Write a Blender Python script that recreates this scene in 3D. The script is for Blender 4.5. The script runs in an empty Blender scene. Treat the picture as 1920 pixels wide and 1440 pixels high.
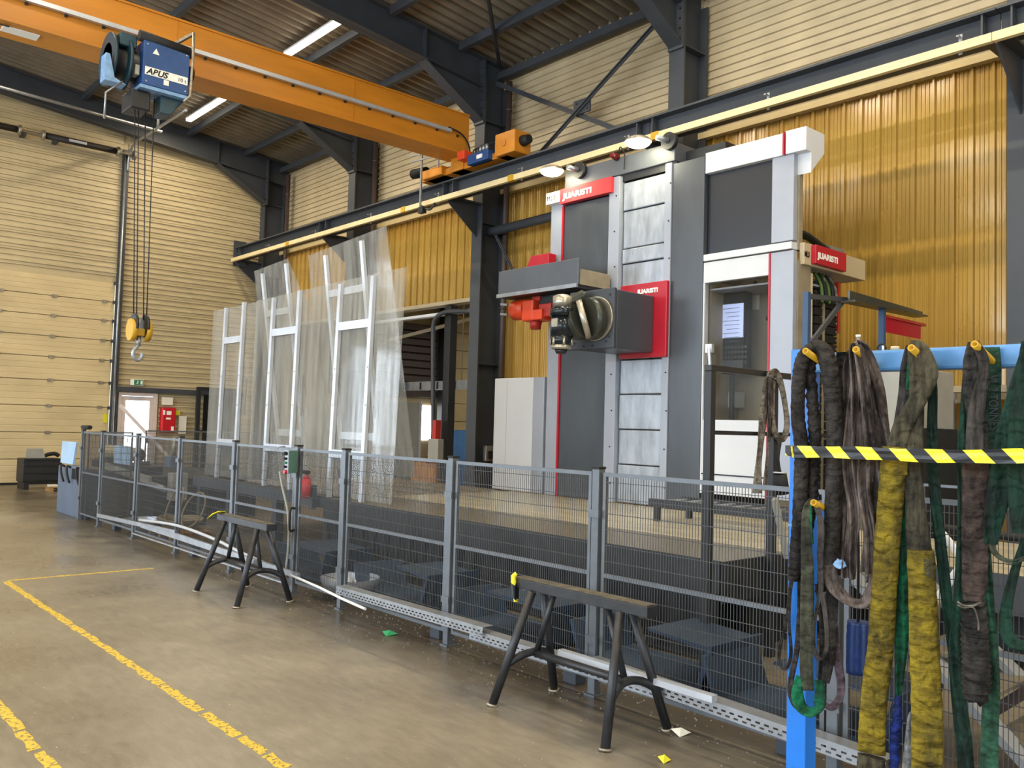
import bpy, bmesh, math, random
from mathutils import Vector, Matrix, Euler
random.seed(7)
C = bpy.context.scene.collection
SC = bpy.context.scene
PI = math.pi

# ------------------------------------------------------------------ camera, world, light, exposure
cam_d = bpy.data.cameras.new('camera'); cam = bpy.data.objects.new('camera', cam_d); C.objects.link(cam)
SC.camera = cam
YAW, PITCH, ROLL = 0.72580621, 0.04847442, 0.02819502
fw = Vector((math.sin(YAW)*math.cos(PITCH), math.cos(YAW)*math.cos(PITCH), math.sin(PITCH)))
rt = Vector((math.cos(YAW), -math.sin(YAW), 0)); up = rt.cross(fw)
r2 = rt*math.cos(ROLL) + up*math.sin(ROLL); u2 = -rt*math.sin(ROLL) + up*math.cos(ROLL)
M = Matrix((r2, u2, -fw)).transposed().to_4x4(); M.translation = Vector((0, 0, 1.7))
cam.matrix_world = M
cam_d.sensor_fit = 'HORIZONTAL'; cam_d.sensor_width = 36.0; cam_d.lens = 36.0*1627.9/1920
cam_d.clip_start = 0.05; cam_d.clip_end = 200

SC.view_settings.view_transform = 'Standard'; SC.view_settings.look = 'None'
SC.view_settings.gamma = 1.0; SC.view_settings.use_curve_mapping = False
SC.view_settings.exposure = 0.05

w = bpy.data.worlds.new('world'); SC.world = w; w.use_nodes = True
bg = w.node_tree.nodes['Background']; bg.inputs[0].default_value = (0.72, 0.85, 1.0, 1); bg.inputs[1].default_value = 5.0

def area(name, loc, rot, sx, sy, power, col):
    d = bpy.data.lights.new(name, 'AREA'); d.shape = 'RECTANGLE'; d.size = sx; d.size_y = sy
    d.energy = power; d.color = col
    o = bpy.data.objects.new(name, d); C.objects.link(o); o.location = loc; o.rotation_euler = rot
    return o
YE_ = 23.0
# daylight through the window bays of the left wall and the open gate behind the photographer
for k, yy in enumerate((-6.5, -0.5, 5.5, 11.5, 17.5)):
    area('window_daylight', (-9.9, yy, 4.4), (0, -PI/2, 0), 3.4, 4.6, 300, (0.80, 0.90, 1.0))
area('gate_daylight', (3.0, -9.9, 2.8), (PI/2, 0, 0), 5.5, 4.6, 120, (0.86, 0.93, 1.0))
area('end_gate_daylight', (-5.0, YE_-.1, 2.3), (-PI/2, 0, 0), 4.6, 4.0, 420, (0.78, 0.88, 1.0))
area('next_hall_area_light', (19.5, 14.0, 5.2), (0, 0, 0), 5, 12, 420, (1.0, 0.95, 0.86))  # bare warm area lights facing down under the closed ceiling beyond
area('next_hall_area_light', (16.0, 3.0, 5.2), (0, 0, 0), 5, 6, 160, (1.0, 0.95, 0.86))

# ------------------------------------------------------------------ materials
def lin(h):
    h = h.lstrip('#'); v = [int(h[i:i+2], 16)/255 for i in (0, 2, 4)]
    return tuple((c/12.92 if c <= .04045 else ((c+.055)/1.055)**2.4) for c in v) + (1,)
def mat(name, col, rough=.5, metal=0, var=.12, scale=3, bump=0, bscale=40, emit=0, stretch=None, col2=None, spec=.5, thr=(.35, .65)):
    m = bpy.data.materials.new(name); m.use_nodes = True; nt = m.node_tree; N = nt.nodes; L = nt.links
    b = N['Principled BSDF']; b.inputs['Roughness'].default_value = rough; b.inputs['Metallic'].default_value = metal
    b.inputs['Specular IOR Level'].default_value = spec
    c = lin(col)
    tc = N.new('ShaderNodeTexCoord'); mp = N.new('ShaderNodeMapping'); L.new(tc.outputs['Object'], mp.inputs[0])
    if stretch: mp.inputs['Scale'].default_value = stretch
    if var or col2:
        n = N.new('ShaderNodeTexNoise'); n.inputs['Scale'].default_value = scale; n.inputs['Detail'].default_value = 6
        n.inputs['Roughness'].default_value = .62
        L.new(mp.outputs[0], n.inputs['Vector'])
        r = N.new('ShaderNodeValToRGB'); r.color_ramp.elements[0].position = thr[0]; r.color_ramp.elements[1].position = thr[1]
        c2 = lin(col2) if col2 else tuple(x*(1-var*2) for x in c[:3])+(1,)
        c1 = c if col2 else tuple(min(1, x*(1+var*.6)) for x in c[:3])+(1,)
        r.color_ramp.elements[0].color = c2; r.color_ramp.elements[1].color = c1
        L.new(n.outputs['Fac'], r.inputs[0]); L.new(r.outputs[0], b.inputs['Base Color'])
        mr = N.new('ShaderNodeMapRange'); mr.inputs[3].default_value = max(0, rough-.08); mr.inputs[4].default_value = min(1, rough+.12)
        L.new(n.outputs['Fac'], mr.inputs[0]); L.new(mr.outputs[0], b.inputs['Roughness'])
    else: b.inputs['Base Color'].default_value = c
    if bump:
        n2 = N.new('ShaderNodeTexNoise'); n2.inputs['Scale'].default_value = bscale; n2.inputs['Detail'].default_value = 4
        L.new(mp.outputs[0], n2.inputs['Vector'])
        bp = N.new('ShaderNodeBump'); bp.inputs['Strength'].default_value = bump; bp.inputs['Distance'].default_value = .01
        L.new(n2.outputs['Fac'], bp.inputs['Height']); L.new(bp.outputs[0], b.inputs['Normal'])
    if emit:
        b.inputs['Emission Color'].default_value = c; b.inputs['Emission Strength'].default_value = emit
    return m
M_ = {}
def mk(key, *a, **k): M_[key] = mat(key, *a, **k); return M_[key]
mk('tray_beige', '#bfae88', .5, var=.10, scale=1.2, bump=.05, stretch=(.6, .6, 2))
mk('tray_beige_pale', '#bfae8c', .5, var=.08, scale=1.5)
mk('door_beige', '#d0bb8e', .42, var=.08, scale=1.2, stretch=(.5, .5, 1.5))
mk('yellow_sheet', '#c09a48', .24, metal=.15, var=.08, scale=1.0, stretch=(1, 1, .3))
mk('roof_deck', '#7e725f', .55, var=.16, scale=1.2)
mk('steel_dark', '#3d4147', .5, var=.10, scale=2)
mk('steel_black', '#1d1f22', .45, var=.12, scale=4)
mk('crane_orange', '#cf8420', .38, var=.10, scale=1.6, stretch=(.4, 1, 2))
mk('crane_orange_pale', '#c8792a', .5, var=.08)
mk('galv', '#a7abb0', .35, metal=.7, var=.10, scale=8)
mk('alu', '#cdd2da', .35, metal=.55, var=.05, scale=6)
mk('rail_cream', '#e2cf9e', .45, var=.04)
mk('pipe_brown', '#4c3f3a', .5, var=.1)
mk('pipe_black', '#241f1d', .6, var=.2, bump=.3)
mk('hoist_blue', '#214a83', .42, var=.10, scale=5)
mk('hoist_teal', '#21404d', .45, var=.12, scale=5)
mk('light_blue', '#7fa6cf', .5, var=.15, scale=12)
mk('white_paint', '#e3e4e2', .4, var=.03, scale=2)
mk('white_label', '#eeece4', .5, var=0)
mk('ink', '#151617', .5, var=0)
mk('machine_dark', '#4e5257', .33, metal=.35, var=.07, scale=1.5, stretch=(2, 2, .6), spec=.6)
mk('machine_light', '#a0a5b0', .38, metal=.1, var=.05, scale=1.5)
mk('machine_header', '#565a60', .4, metal=.15, var=.05)
mk('shield', '#b3bac3', .3, metal=.45, var=.14, scale=2.5, stretch=(3, 3, .8), bump=.12, bscale=6)
mk('machine_white', '#cfd1d4', .4, var=.03, scale=1)
mk('machine_red', '#b3172a', .35, var=.05)
mk('sign_red', '#c42b33', .4, var=.04)
mk('beige_inner', '#93876f', .55, var=.10, scale=6)
mk('black_glass', '#20252c', .3, var=.0, spec=.5)
mk('console_black', '#101214', .6, var=.08, spec=.2)
mk('screen', '#aab8e6', .3, var=0, emit=.9)
mk('head_olive', '#454840', .28, metal=.4, var=.10, scale=8)
mk('head_dark', '#2c3236', .2, metal=.5, var=.12, scale=9)
mk('head_silver', '#b4ad9c', .3, metal=.7, var=.08, scale=14)
mk('tool_red', '#b02a1e', .4, var=.1)
mk('tool_orange', '#d8431c', .4, var=.06)
mk('grating', '#8b8474', .32, metal=.5, var=.15, scale=20, bump=.4, bscale=60)
mk('plate_dark', '#2b2c2d', .5, metal=.2, var=.2, scale=4)
mk('table_wood', '#b3ab95', .3, var=.12, scale=3, stretch=(3, .4, 1))
mk('pan_blue', '#22364d', .5, var=.15, scale=3)
mk('fence_galv', '#6c7176', .42, metal=.5, var=.08, scale=8)
mk('wire', '#515253', .5, metal=.4, var=0)
mk('trestle_black', '#2a2c30', .4, var=.2, scale=12, bump=.1)
mk('trestle_top', '#5b5443', .6, var=.3, scale=18, bump=.25)
mk('worn_metal', '#a9a08f', .4, metal=.6, var=.2, scale=20)
mk('rack_blue', '#1f78d8', .35, var=.05, scale=6)
mk('rack_blue_pale', '#5b93cc', .35, var=.08, scale=5)
mk('peg_yellow', '#c79a1b', .45, var=.08)
mk('ctl_blue', '#56657a', .4, var=.06)
mk('ctl_grey', '#85888b', .45, var=.08)
mk('pan_blue2', '#2b4d74', .45, var=.1)
mk('tube_grey', '#b4b7ba', .4, var=.05)
mk('lid_blue', '#a9c9e6', .35, var=.05)
mk('ctl_green', '#4a6b5d', .45, var=.05)
mk('red_box', '#c0141f', .4, var=.04)
mk('paper', '#e4dfcf', .7, var=.05)
mk('yellow_sticker', '#d8d022', .5, var=0)
mk('exit_green', '#17734a', .5, var=0)
mk('plank', '#a8824f', .65, var=.2, scale=6, stretch=(6, .6, 6))
mk('cardboard', '#b78656', .75, var=.1)
mk('drum_cream', '#d9cba0', .5, var=.05)
mk('hose', '#8b7c58', .6, var=.1)
mk('rubber', '#151515', .7, var=.1)
mk('cable_green', '#4b6b2c', .5, var=.15)
mk('tape_black', '#121212', .35, var=0)
mk('debris', '#b5b0a0', .6, var=.2)
mk('debris_green', '#1d8a58', .5, var=.1)
mk('frame_pinkish', '#cdbfb6', .45, var=.05)
mk('grey_panel', '#9a988e', .5, var=.06)
mk('blue_bag', '#0e2f66', .35, var=.15, scale=14, bump=.3, bscale=20)
mk('blue_machine', '#2a5a86', .45, var=.1)
mk('lamp_lens', '#fff6cf', .3, var=0, emit=30)
mk('tube_lens', '#fff3da', .3, var=0, emit=14)
mk('beacon_red', '#5c1212', .25, var=0)
mk('daylight_pane', '#f4f8ff', .3, var=0, emit=6)
mk('ochre_board', '#b98d3c', .45, var=.08, stretch=(4, 4, .6))

def webbing(key, col, dark, scale=26, dirt=.5, bump=.6, wr=(1, 1, 3)):
    m = bpy.data.materials.new(key); m.use_nodes = True; nt = m.node_tree; N = nt.nodes; L = nt.links
    b = N['Principled BSDF']; b.inputs['Roughness'].default_value = .72; b.inputs['Specular IOR Level'].default_value = .25
    tc = N.new('ShaderNodeTexCoord')
    n = N.new('ShaderNodeTexNoise'); n.inputs['Scale'].default_value = 9; n.inputs['Detail'].default_value = 8; n.inputs['Roughness'].default_value = .7
    mp = N.new('ShaderNodeMapping'); mp.inputs['Scale'].default_value = (1, 1, .45); L.new(tc.outputs['Object'], mp.inputs[0]); L.new(mp.outputs[0], n.inputs['Vector'])
    r = N.new('ShaderNodeValToRGB'); r.color_ramp.elements[0].position = .5-dirt*.2; r.color_ramp.elements[1].position = .5+dirt*.2
    r.color_ramp.elements[0].color = lin(dark); r.color_ramp.elements[1].color = lin(col)
    L.new(n.outputs['Fac'], r.inputs[0]); L.new(r.outputs[0], b.inputs['Base Color'])
    wv = N.new('ShaderNodeTexWave'); wv.bands_direction = 'Z'; wv.inputs['Scale'].default_value = 5; wv.inputs['Distortion'].default_value = 11
    wv.inputs['Detail'].default_value = 3; wv.inputs['Detail Scale'].default_value = 2
    L.new(tc.outputs['Object'], wv.inputs['Vector'])
    w2 = N.new('ShaderNodeTexWave'); w2.bands_direction = 'Z'; w2.inputs['Scale'].default_value = 90; w2.inputs['Distortion'].default_value = 1
    L.new(tc.outputs['Object'], w2.inputs['Vector'])
    ad = N.new('ShaderNodeMath'); ad.operation = 'MULTIPLY_ADD'; ad.inputs[1].default_value = .05; L.new(w2.outputs['Fac'], ad.inputs[0]); L.new(wv.outputs['Fac'], ad.inputs[2])
    bp = N.new('ShaderNodeBump'); bp.inputs['Strength'].default_value = bump; bp.inputs['Distance'].default_value = .008
    mw = N.new('ShaderNodeMapping'); mw.inputs['Scale'].default_value = wr; L.new(tc.outputs['Object'], mw.inputs[0])
    nw = N.new('ShaderNodeTexNoise'); nw.inputs['Scale'].default_value = 13; nw.inputs['Detail'].default_value = 5; nw.inputs['Roughness'].default_value = .55; L.new(mw.outputs[0], nw.inputs['Vector'])
    a2 = N.new('ShaderNodeMath'); a2.operation = 'MULTIPLY_ADD'; a2.inputs[1].default_value = 2.4; L.new(nw.outputs['Fac'], a2.inputs[0]); L.new(ad.outputs[0], a2.inputs[2])
    # dirt gathers in the wrinkles
    rw_ = N.new('ShaderNodeValToRGB'); rw_.color_ramp.elements[0].position = .36; rw_.color_ramp.elements[1].position = .55; rw_.color_ramp.elements[0].color = (.35, .33, .3, 1); rw_.color_ramp.elements[1].color = (1, 1, 1, 1); L.new(nw.outputs['Fac'], rw_.inputs[0])
    mu = N.new('ShaderNodeMixRGB'); mu.blend_type = 'MULTIPLY'; mu.inputs[0].default_value = .75; L.new(r.outputs[0], mu.inputs[1]); L.new(rw_.outputs[0], mu.inputs[2]); L.new(mu.outputs[0], b.inputs['Base Color'])
    L.new(a2.outputs[0], bp.inputs['Height']); L.new(bp.outputs[0], b.inputs['Normal'])
    M_[key] = m
webbing('web_dark', '#4a4440', '#1c1a18', wr=(4, 4, .6))
webbing('web_brown', '#7b6e67', '#2c2523', wr=(5, 5, .5))
webbing('web_black', '#403b37', '#171514', bump=.9)
webbing('web_olive', '#4f513f', '#2a2a22')
webbing('web_yellow', '#97821f', '#2e2914', dirt=.8, bump=1.0)
webbing('web_yellow_grey', '#544e3b', '#211e17', wr=(4, 4, .6))
webbing('web_green', '#0c6a46', '#08321f')
webbing('web_green_dark', '#15382a', '#0a1511', wr=(4, 4, .8))
webbing('web_green_pale', '#2f5c45', '#183226')
webbing('web_rust', '#54453e', '#241c19', bump=.9)
webbing('web_mauve', '#5f5159', '#332b30')
webbing('web_grey', '#8e8579', '#4a443c')
webbing('web_blue', '#1b2f78', '#10193d')
webbing('web_white', '#9c9c9a', '#5a5a58')

def clear_sheet():
    m = bpy.data.materials.new('clear_sheet'); m.use_nodes = True; nt = m.node_tree; N = nt.nodes; L = nt.links
    b = N['Principled BSDF']; b.inputs['Base Color'].default_value = lin('#c4c2ba'); b.inputs['Roughness'].default_value = .09
    b.inputs['Specular IOR Level'].default_value = .9
    tr = N.new('ShaderNodeBsdfTransparent'); tr.inputs[0].default_value = (.93, .93, .92, 1)
    mx = N.new('ShaderNodeMixShader'); out = N['Material Output']
    tc = N.new('ShaderNodeTexCoord'); mp = N.new('ShaderNodeMapping'); mp.inputs['Scale'].default_value = (6, 6, .35); L.new(tc.outputs['Object'], mp.inputs[0])
    n = N.new('ShaderNodeTexNoise'); n.inputs['Scale'].default_value = 2; n.inputs['Detail'].default_value = 5; L.new(mp.outputs[0], n.inputs['Vector'])
    mr = N.new('ShaderNodeMapRange'); mr.inputs[1].default_value = .35; mr.inputs[2].default_value = .7; mr.inputs[3].default_value = .12; mr.inputs[4].default_value = .30
    L.new(n.outputs['Fac'], mr.inputs[0]); L.new(mr.outputs[0], mx.inputs[0])
    L.new(tr.outputs[0], mx.inputs[1]); L.new(b.outputs[0], mx.inputs[2]); L.new(mx.outputs[0], out.inputs[0])
    M_['clear_sheet'] = m
clear_sheet()
M_['yellow_sheet'].node_tree.nodes['Principled BSDF'].inputs['Coat Weight'].default_value = .8
M_['yellow_sheet'].node_tree.nodes['Principled BSDF'].inputs['Coat Roughness'].default_value = .12
def window_glass():
    m = bpy.data.materials.new('window_glass'); m.use_nodes = True; nt = m.node_tree; N = nt.nodes; L = nt.links
    b = N['Principled BSDF']; b.inputs['Base Color'].default_value = lin('#6d6a60'); b.inputs['Roughness'].default_value = .06
    tr = N.new('ShaderNodeBsdfTransparent'); tr.inputs[0].default_value = (.9, .9, .88, 1)
    mx = N.new('ShaderNodeMixShader'); mx.inputs[0].default_value = .05
    L.new(tr.outputs[0], mx.inputs[1]); L.new(b.outputs[0], mx.inputs[2]); L.new(mx.outputs[0], N['Material Output'].inputs[0])
    M_['window_glass'] = m
window_glass()
def red_film():
    m = bpy.data.materials.new('red_film'); m.use_nodes = True; nt = m.node_tree; N = nt.nodes; L = nt.links
    b = N['Principled BSDF']; b.inputs['Base Color'].default_value = lin('#c01238'); b.inputs['Roughness'].default_value = .3
    tr = N.new('ShaderNodeBsdfTransparent'); tr.inputs[0].default_value = (.85, .12, .2, 1)
    mx = N.new('ShaderNodeMixShader'); mx.inputs[0].default_value = .6
    L.new(tr.outputs[0], mx.inputs[1]); L.new(b.outputs[0], mx.inputs[2]); L.new(mx.outputs[0], N['Material Output'].inputs[0])
    M_['red_film'] = m
red_film()

def floor_mat():
    m = bpy.data.materials.new('concrete_floor'); m.use_nodes = True; nt = m.node_tree; N = nt.nodes; L = nt.links
    b = N['Principled BSDF']
    tc = N.new('ShaderNodeTexCoord')
    def noise(s, d=6, r=.6, st=None):
        n = N.new('ShaderNodeTexNoise'); n.inputs['Scale'].default_value = s; n.inputs['Detail'].default_value = d; n.inputs['Roughness'].default_value = r
        if st:
            mp = N.new('ShaderNodeMapping'); mp.inputs['Scale'].default_value = st; L.new(tc.outputs['Object'], mp.inputs[0]); L.new(mp.outputs[0], n.inputs['Vector'])
        else: L.new(tc.outputs['Object'], n.inputs['Vector'])
        return n
    a = noise(.55, 7); r = N.new('ShaderNodeValToRGB'); r.color_ramp.elements[0].position = .36; r.color_ramp.elements[1].position = .66
    r.color_ramp.elements[0].color = lin('#766e60'); r.color_ramp.elements[1].color = lin('#8f8776'); L.new(a.outputs['Fac'], r.inputs[0])
    # oily, darker strip along the fence (a stain that stays where it is)
    sx = N.new('ShaderNodeSeparateXYZ'); L.new(tc.outputs['Object'], sx.inputs[0])
    n3 = noise(1.3, 5); ad = N.new('ShaderNodeMath'); ad.operation = 'MULTIPLY_ADD'; ad.inputs[1].default_value = 1.6; L.new(n3.outputs['Fac'], ad.inputs[0]); L.new(sx.outputs['X'], ad.inputs[2])
    mr = N.new('ShaderNodeMapRange'); mr.inputs[1].default_value = 3.9; mr.inputs[2].default_value = 5.0; mr.inputs[3].default_value = 0; mr.inputs[4].default_value = .72; mr.interpolation_type = 'SMOOTHSTEP'
    L.new(ad.outputs[0], mr.inputs[0])
    m2 = N.new('ShaderNodeMapRange'); m2.inputs[1].default_value = 5.3; m2.inputs[2].default_value = 6.3; m2.inputs[3].default_value = 1; m2.inputs[4].default_value = .15; L.new(ad.outputs[0], m2.inputs[0])
    mm = N.new('ShaderNodeMath'); mm.operation = 'MULTIPLY'; L.new(mr.outputs[0], mm.inputs[0]); L.new(m2.outputs[0], mm.inputs[1]); mr = mm
    mx = N.new('ShaderNodeMixRGB'); mx.inputs[2].default_value = lin('#2d2318'); L.new(mr.outputs[0], mx.inputs[0]); L.new(r.outputs[0], mx.inputs[1])
    # pale scuffs and specks
    n4 = noise(60, 2, .5); r4 = N.new('ShaderNodeValToRGB'); r4.color_ramp.elements[0].position = .70; r4.color_ramp.elements[1].position = .74
    r4.color_ramp.elements[0].color = (0, 0, 0, 1); r4.color_ramp.elements[1].color = (.55, .55, .55, 1); L.new(n4.outputs['Fac'], r4.inputs[0])
    m4 = N.new('ShaderNodeMixRGB'); m4.inputs[2].default_value = lin('#a39c8a'); L.new(r4.outputs[0], m4.inputs[0]); L.new(mx.outputs[0], m4.inputs[1])
    n5 = noise(18, 5, .7, (1, .25, 1)); r5 = N.new('ShaderNodeValToRGB'); r5.color_ramp.elements[0].position = .3; r5.color_ramp.elements[1].position = .72
    r5.color_ramp.elements[0].color = (.78, .78, .78, 1); r5.color_ramp.elements[1].color = (1.15, 1.13, 1.1, 1); L.new(n5.outputs['Fac'], r5.inputs[0])
    m5 = N.new('ShaderNodeMixRGB'); m5.blend_type = 'MULTIPLY'; m5.inputs[0].default_value = 1; L.new(m4.outputs[0], m5.inputs[1]); L.new(r5.outputs[0], m5.inputs[2])
    L.new(m5.outputs[0], b.inputs['Base Color'])
    rr = N.new('ShaderNodeMapRange'); rr.inputs[1].default_value = .3; rr.inputs[2].default_value = .7; rr.inputs[3].default_value = .2; rr.inputs[4].default_value = .42
    L.new(a.outputs['Fac'], rr.inputs[0]); L.new(rr.outputs[0], b.inputs['Roughness'])
    bp = N.new('ShaderNodeBump'); bp.inputs['Strength'].default_value = .06; bp.inputs['Distance'].default_value = .01
    n6 = noise(5, 3); L.new(n6.outputs['Fac'], bp.inputs['Height']); L.new(bp.outputs[0], b.inputs['Normal'])
    M_['floor'] = m
floor_mat()
def worn_tape(key, col):
    m = bpy.data.materials.new(key); m.use_nodes = True; nt = m.node_tree; N = nt.nodes; L = nt.links
    b = N['Principled BSDF']; b.inputs['Roughness'].default_value = .5
    tc = N.new('ShaderNodeTexCoord'); n = N.new('ShaderNodeTexNoise'); n.inputs['Scale'].default_value = 38; n.inputs['Detail'].default_value = 6; n.inputs['Roughness'].default_value = .7
    L.new(tc.outputs['Object'], n.inputs['Vector'])
    r = N.new('ShaderNodeValToRGB'); r.color_ramp.elements[0].position = .42; r.color_ramp.elements[1].position = .48
    r.color_ramp.elements[0].color = lin('#6d6247'); r.color_ramp.elements[1].color = lin(col); L.new(n.outputs['Fac'], r.inputs[0]); L.new(r.outputs[0], b.inputs['Base Color'])
    M_[key] = m
worn_tape('floor_tape', '#d6b43a')
def hazard():
    m = bpy.data.materials.new('hazard_tape'); m.use_nodes = True; nt = m.node_tree; N = nt.nodes; L = nt.links
    b = N['Principled BSDF']; b.inputs['Roughness'].default_value = .35
    tc = N.new('ShaderNodeTexCoord'); s = N.new('ShaderNodeSeparateXYZ'); L.new(tc.outputs['Object'], s.inputs[0])
    a = N.new('ShaderNodeMath'); a.operation = 'MULTIPLY_ADD'; a.inputs[1].default_value = -1.05; L.new(s.outputs['Z'], a.inputs[0]); L.new(s.outputs['Y'], a.inputs[2])
    d = N.new('ShaderNodeMath'); d.operation = 'DIVIDE'; d.inputs[1].default_value = .14; L.new(a.outputs[0], d.inputs[0])
    f = N.new('ShaderNodeMath'); f.operation = 'FRACT'; L.new(d.outputs[0], f.inputs[0])
    g = N.new('ShaderNodeMath'); g.operation = 'GREATER_THAN'; g.inputs[1].default_value = .5; L.new(f.outputs[0], g.inputs[0])
    x = N.new('ShaderNodeMixRGB'); x.inputs[1].default_value = lin('#15161a'); x.inputs[2].default_value = lin('#eadf35')
    L.new(g.outputs[0], x.inputs[0]); L.new(x.outputs[0], b.inputs['Base Color'])
    M_['hazard'] = m
hazard()

# ------------------------------------------------------------------ mesh helpers
class MB:
    def __init__(s): s.v = []; s.f = []; s.sm = []
    def add(s, vs, fs, smooth=False):
        n = len(s.v); s.v += [tuple(v) for v in vs]; s.f += [tuple(i+n for i in f) for f in fs]; s.sm += [smooth]*len(fs); return s
    def box(s, x0, x1, y0, y1, z0, z1):
        x0, x1 = sorted((x0, x1)); y0, y1 = sorted((y0, y1)); z0, z1 = sorted((z0, z1))
        return s.add([(x0,y0,z0),(x1,y0,z0),(x1,y1,z0),(x0,y1,z0),(x0,y0,z1),(x1,y0,z1),(x1,y1,z1),(x0,y1,z1)],
                     [(0,3,2,1),(4,5,6,7),(0,1,5,4),(1,2,6,5),(2,3,7,6),(3,0,4,7)])
    def bar(s, p, q, a, b=None, hint=(0,0,1)):          # rectangular bar from p to q, sides a x b
        b = b or a; p, q = Vector(p), Vector(q); d = (q-p).normalized(); h = Vector(hint)
        if abs(d.dot(h)) > .98: h = Vector((1,0,0))
        u = d.cross(h).normalized(); v = u.cross(d)
        vs = [c + u*a/2*i + v*b/2*j for c in (p, q) for i, j in ((-1,-1),(1,-1),(1,1),(-1,1))]
        return s.add(vs, [(0,1,2,3),(7,6,5,4),(0,4,5,1),(1,5,6,2),(2,6,7,3),(3,7,4,0)])
    def cyl(s, p, q, r, r1=None, n=12, cap=True):
        r1 = r if r1 is None else r1; p, q = Vector(p), Vector(q); d = (q-p).normalized()
        h = Vector((0,0,1)) if abs(d.z) < .9 else Vector((1,0,0)); u = d.cross(h).normalized(); v = u.cross(d)
        vs = []
        for c, rr in ((p, r), (q, r1)):
            for k in range(n): t = 2*PI*k/n; vs.append(c + (u*math.cos(t)+v*math.sin(t))*rr)
        s.add(vs, [(k, (k+1)%n, n+(k+1)%n, n+k) for k in range(n)], True)
        if cap: n0 = len(s.v)-2*n; s.f += [tuple(n0+k for k in range(n))[::-1], tuple(n0+n+k for k in range(n))]; s.sm += [False, False]
        return s
    def tube(s, pts, r, n=8, rs=None, flat=1.0, closed=False):
        pts = [Vector(p) for p in pts]; m = len(pts); prev = None; base = len(s.v); rs = rs or [r]*m
        for i, p in enumerate(pts):
            if closed: d = pts[(i+1)%m]-pts[i-1]
            else: d = pts[min(i+1, m-1)]-pts[max(i-1, 0)]
            d.normalize()
            if prev is None:
                h = Vector((0,0,1)) if abs(d.z) < .9 else Vector((1,0,0)); u = d.cross(h).normalized()
            else: u = (prev - d*prev.dot(d)).normalized()
            prev = u; v = d.cross(u)
            for k in range(n): t = 2*PI*k/n; s.v.append(tuple(p + u*math.cos(t)*rs[i] + v*math.sin(t)*rs[i]*flat))
        for i in range(m if closed else m-1):
            a = base+i*n; b2 = base+((i+1)%m)*n
            for k in range(n): s.f.append((a+k, a+(k+1)%n, b2+(k+1)%n, b2+k)); s.sm.append(True)
        if not closed:
            s.f += [tuple(base+k for k in range(n))[::-1], tuple(base+(m-1)*n+k for k in range(n))]; s.sm += [False, False]
        return s
    def prism(s, poly, axis, a, b):          # poly of 2-D points, extruded along axis between a and b
        n = len(poly); vs = []
        for t in (a, b):
            for (p, q) in poly: vs.append({'x': (t,p,q), 'y': (p,t,q), 'z': (p,q,t)}[axis])
        return s.add(vs, [tuple(range(n))[::-1], tuple(range(n, 2*n))] + [(k, (k+1)%n, n+(k+1)%n, n+k) for k in range(n)])
    def ribbon(s, pts, ws, th=.004, nrm=(-1,0,0), nseg=3, fold=0.0, seed=0):   # strap: centre line, widths; lies across nrm
        rnd = random.Random(seed); N = Vector(nrm).normalized(); pts = [Vector(p) for p in pts]; m = len(pts); base = len(s.v); rows = nseg+1
        for i, p in enumerate(pts):
            d = (pts[min(i+1, m-1)]-pts[max(i-1, 0)]).normalized(); u = d.cross(N)
            if u.length < .15: u = Vector((0, 1, 0))
            u.normalize(); nn = u.cross(d).normalized()
            for side in (0, 1):
                for k in range(rows):
                    t = k/nseg-.5; off = fold*math.sin(3.2*PI*t + i*.35 + seed) + (rnd.random()-.5)*fold*.25
                    s.v.append(tuple(p + u*ws[i]*t + nn*(off + (side-.5)*th)))
        for i in range(m-1):
            a = base+i*2*rows; b2 = a+2*rows
            for k in range(nseg):
                s.f += [(a+k, a+k+1, b2+k+1, b2+k), (a+rows+k+1, a+rows+k, b2+rows+k, b2+rows+k+1)]; s.sm += [True, True]
            s.f += [(a, b2, b2+rows, a+rows), (a+nseg, a+rows+nseg, b2+rows+nseg, b2+nseg)]; s.sm += [False, False]
        return s
    def build(s, name, material, parent=None, bevel=0, origin=None):
        me = bpy.data.meshes.new(name); vs = s.v
        if origin is not None: ox, oy, oz = origin; vs = [(x-ox, y-oy, z-oz) for x, y, z in vs]
        me.from_pydata(vs, [], s.f); me.polygons.foreach_set('use_smooth', s.sm)
        me.materials.append(M_[material] if isinstance(material, str) else material); me.update()
        bm = bmesh.new(); bm.from_mesh(me); bmesh.ops.recalc_face_normals(bm, faces=bm.faces)
        if bevel:
            es = [e for e in bm.edges if len(e.link_faces) == 2 and e.calc_face_angle(0) > .6]
            bmesh.ops.bevel(bm, geom=es, offset=bevel, segments=2, profile=.5, affect='EDGES', clamp_overlap=True)
        bm.to_mesh(me); bm.free()
        o = bpy.data.objects.new(name, me); C.objects.link(o)
        if origin is not None: o.location = origin
        if parent is not None:
            o.parent = parent
            if origin is None: o.matrix_parent_inverse = Matrix.Translation(-parent.matrix_world_t) if hasattr(parent, 'matrix_world_t') else Matrix.Translation(-Vector(parent.get('_o', (0,0,0))))
        return o
def smooth_path(pts, n=5):
    P = [Vector(p) for p in pts]; out = []
    for i in range(len(P)-1):
        a = P[max(i-1, 0)]; b = P[i]; c = P[i+1]; d = P[min(i+2, len(P)-1)]
        for k in range(n):
            t = k/n; out.append(.5*((2*b)+(c-a)*t+(2*a-5*b+4*c-d)*t*t+(3*b-a-3*c+d)*t**3))
    out.append(P[-1]); return out
def lerp_list(ws, n):
    out = []
    for i in range(n):
        t = i/(n-1)*(len(ws)-1); k = min(int(t), len(ws)-2); f = t-k; out.append(ws[k]*(1-f)+ws[k+1]*f)
    return out
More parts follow.
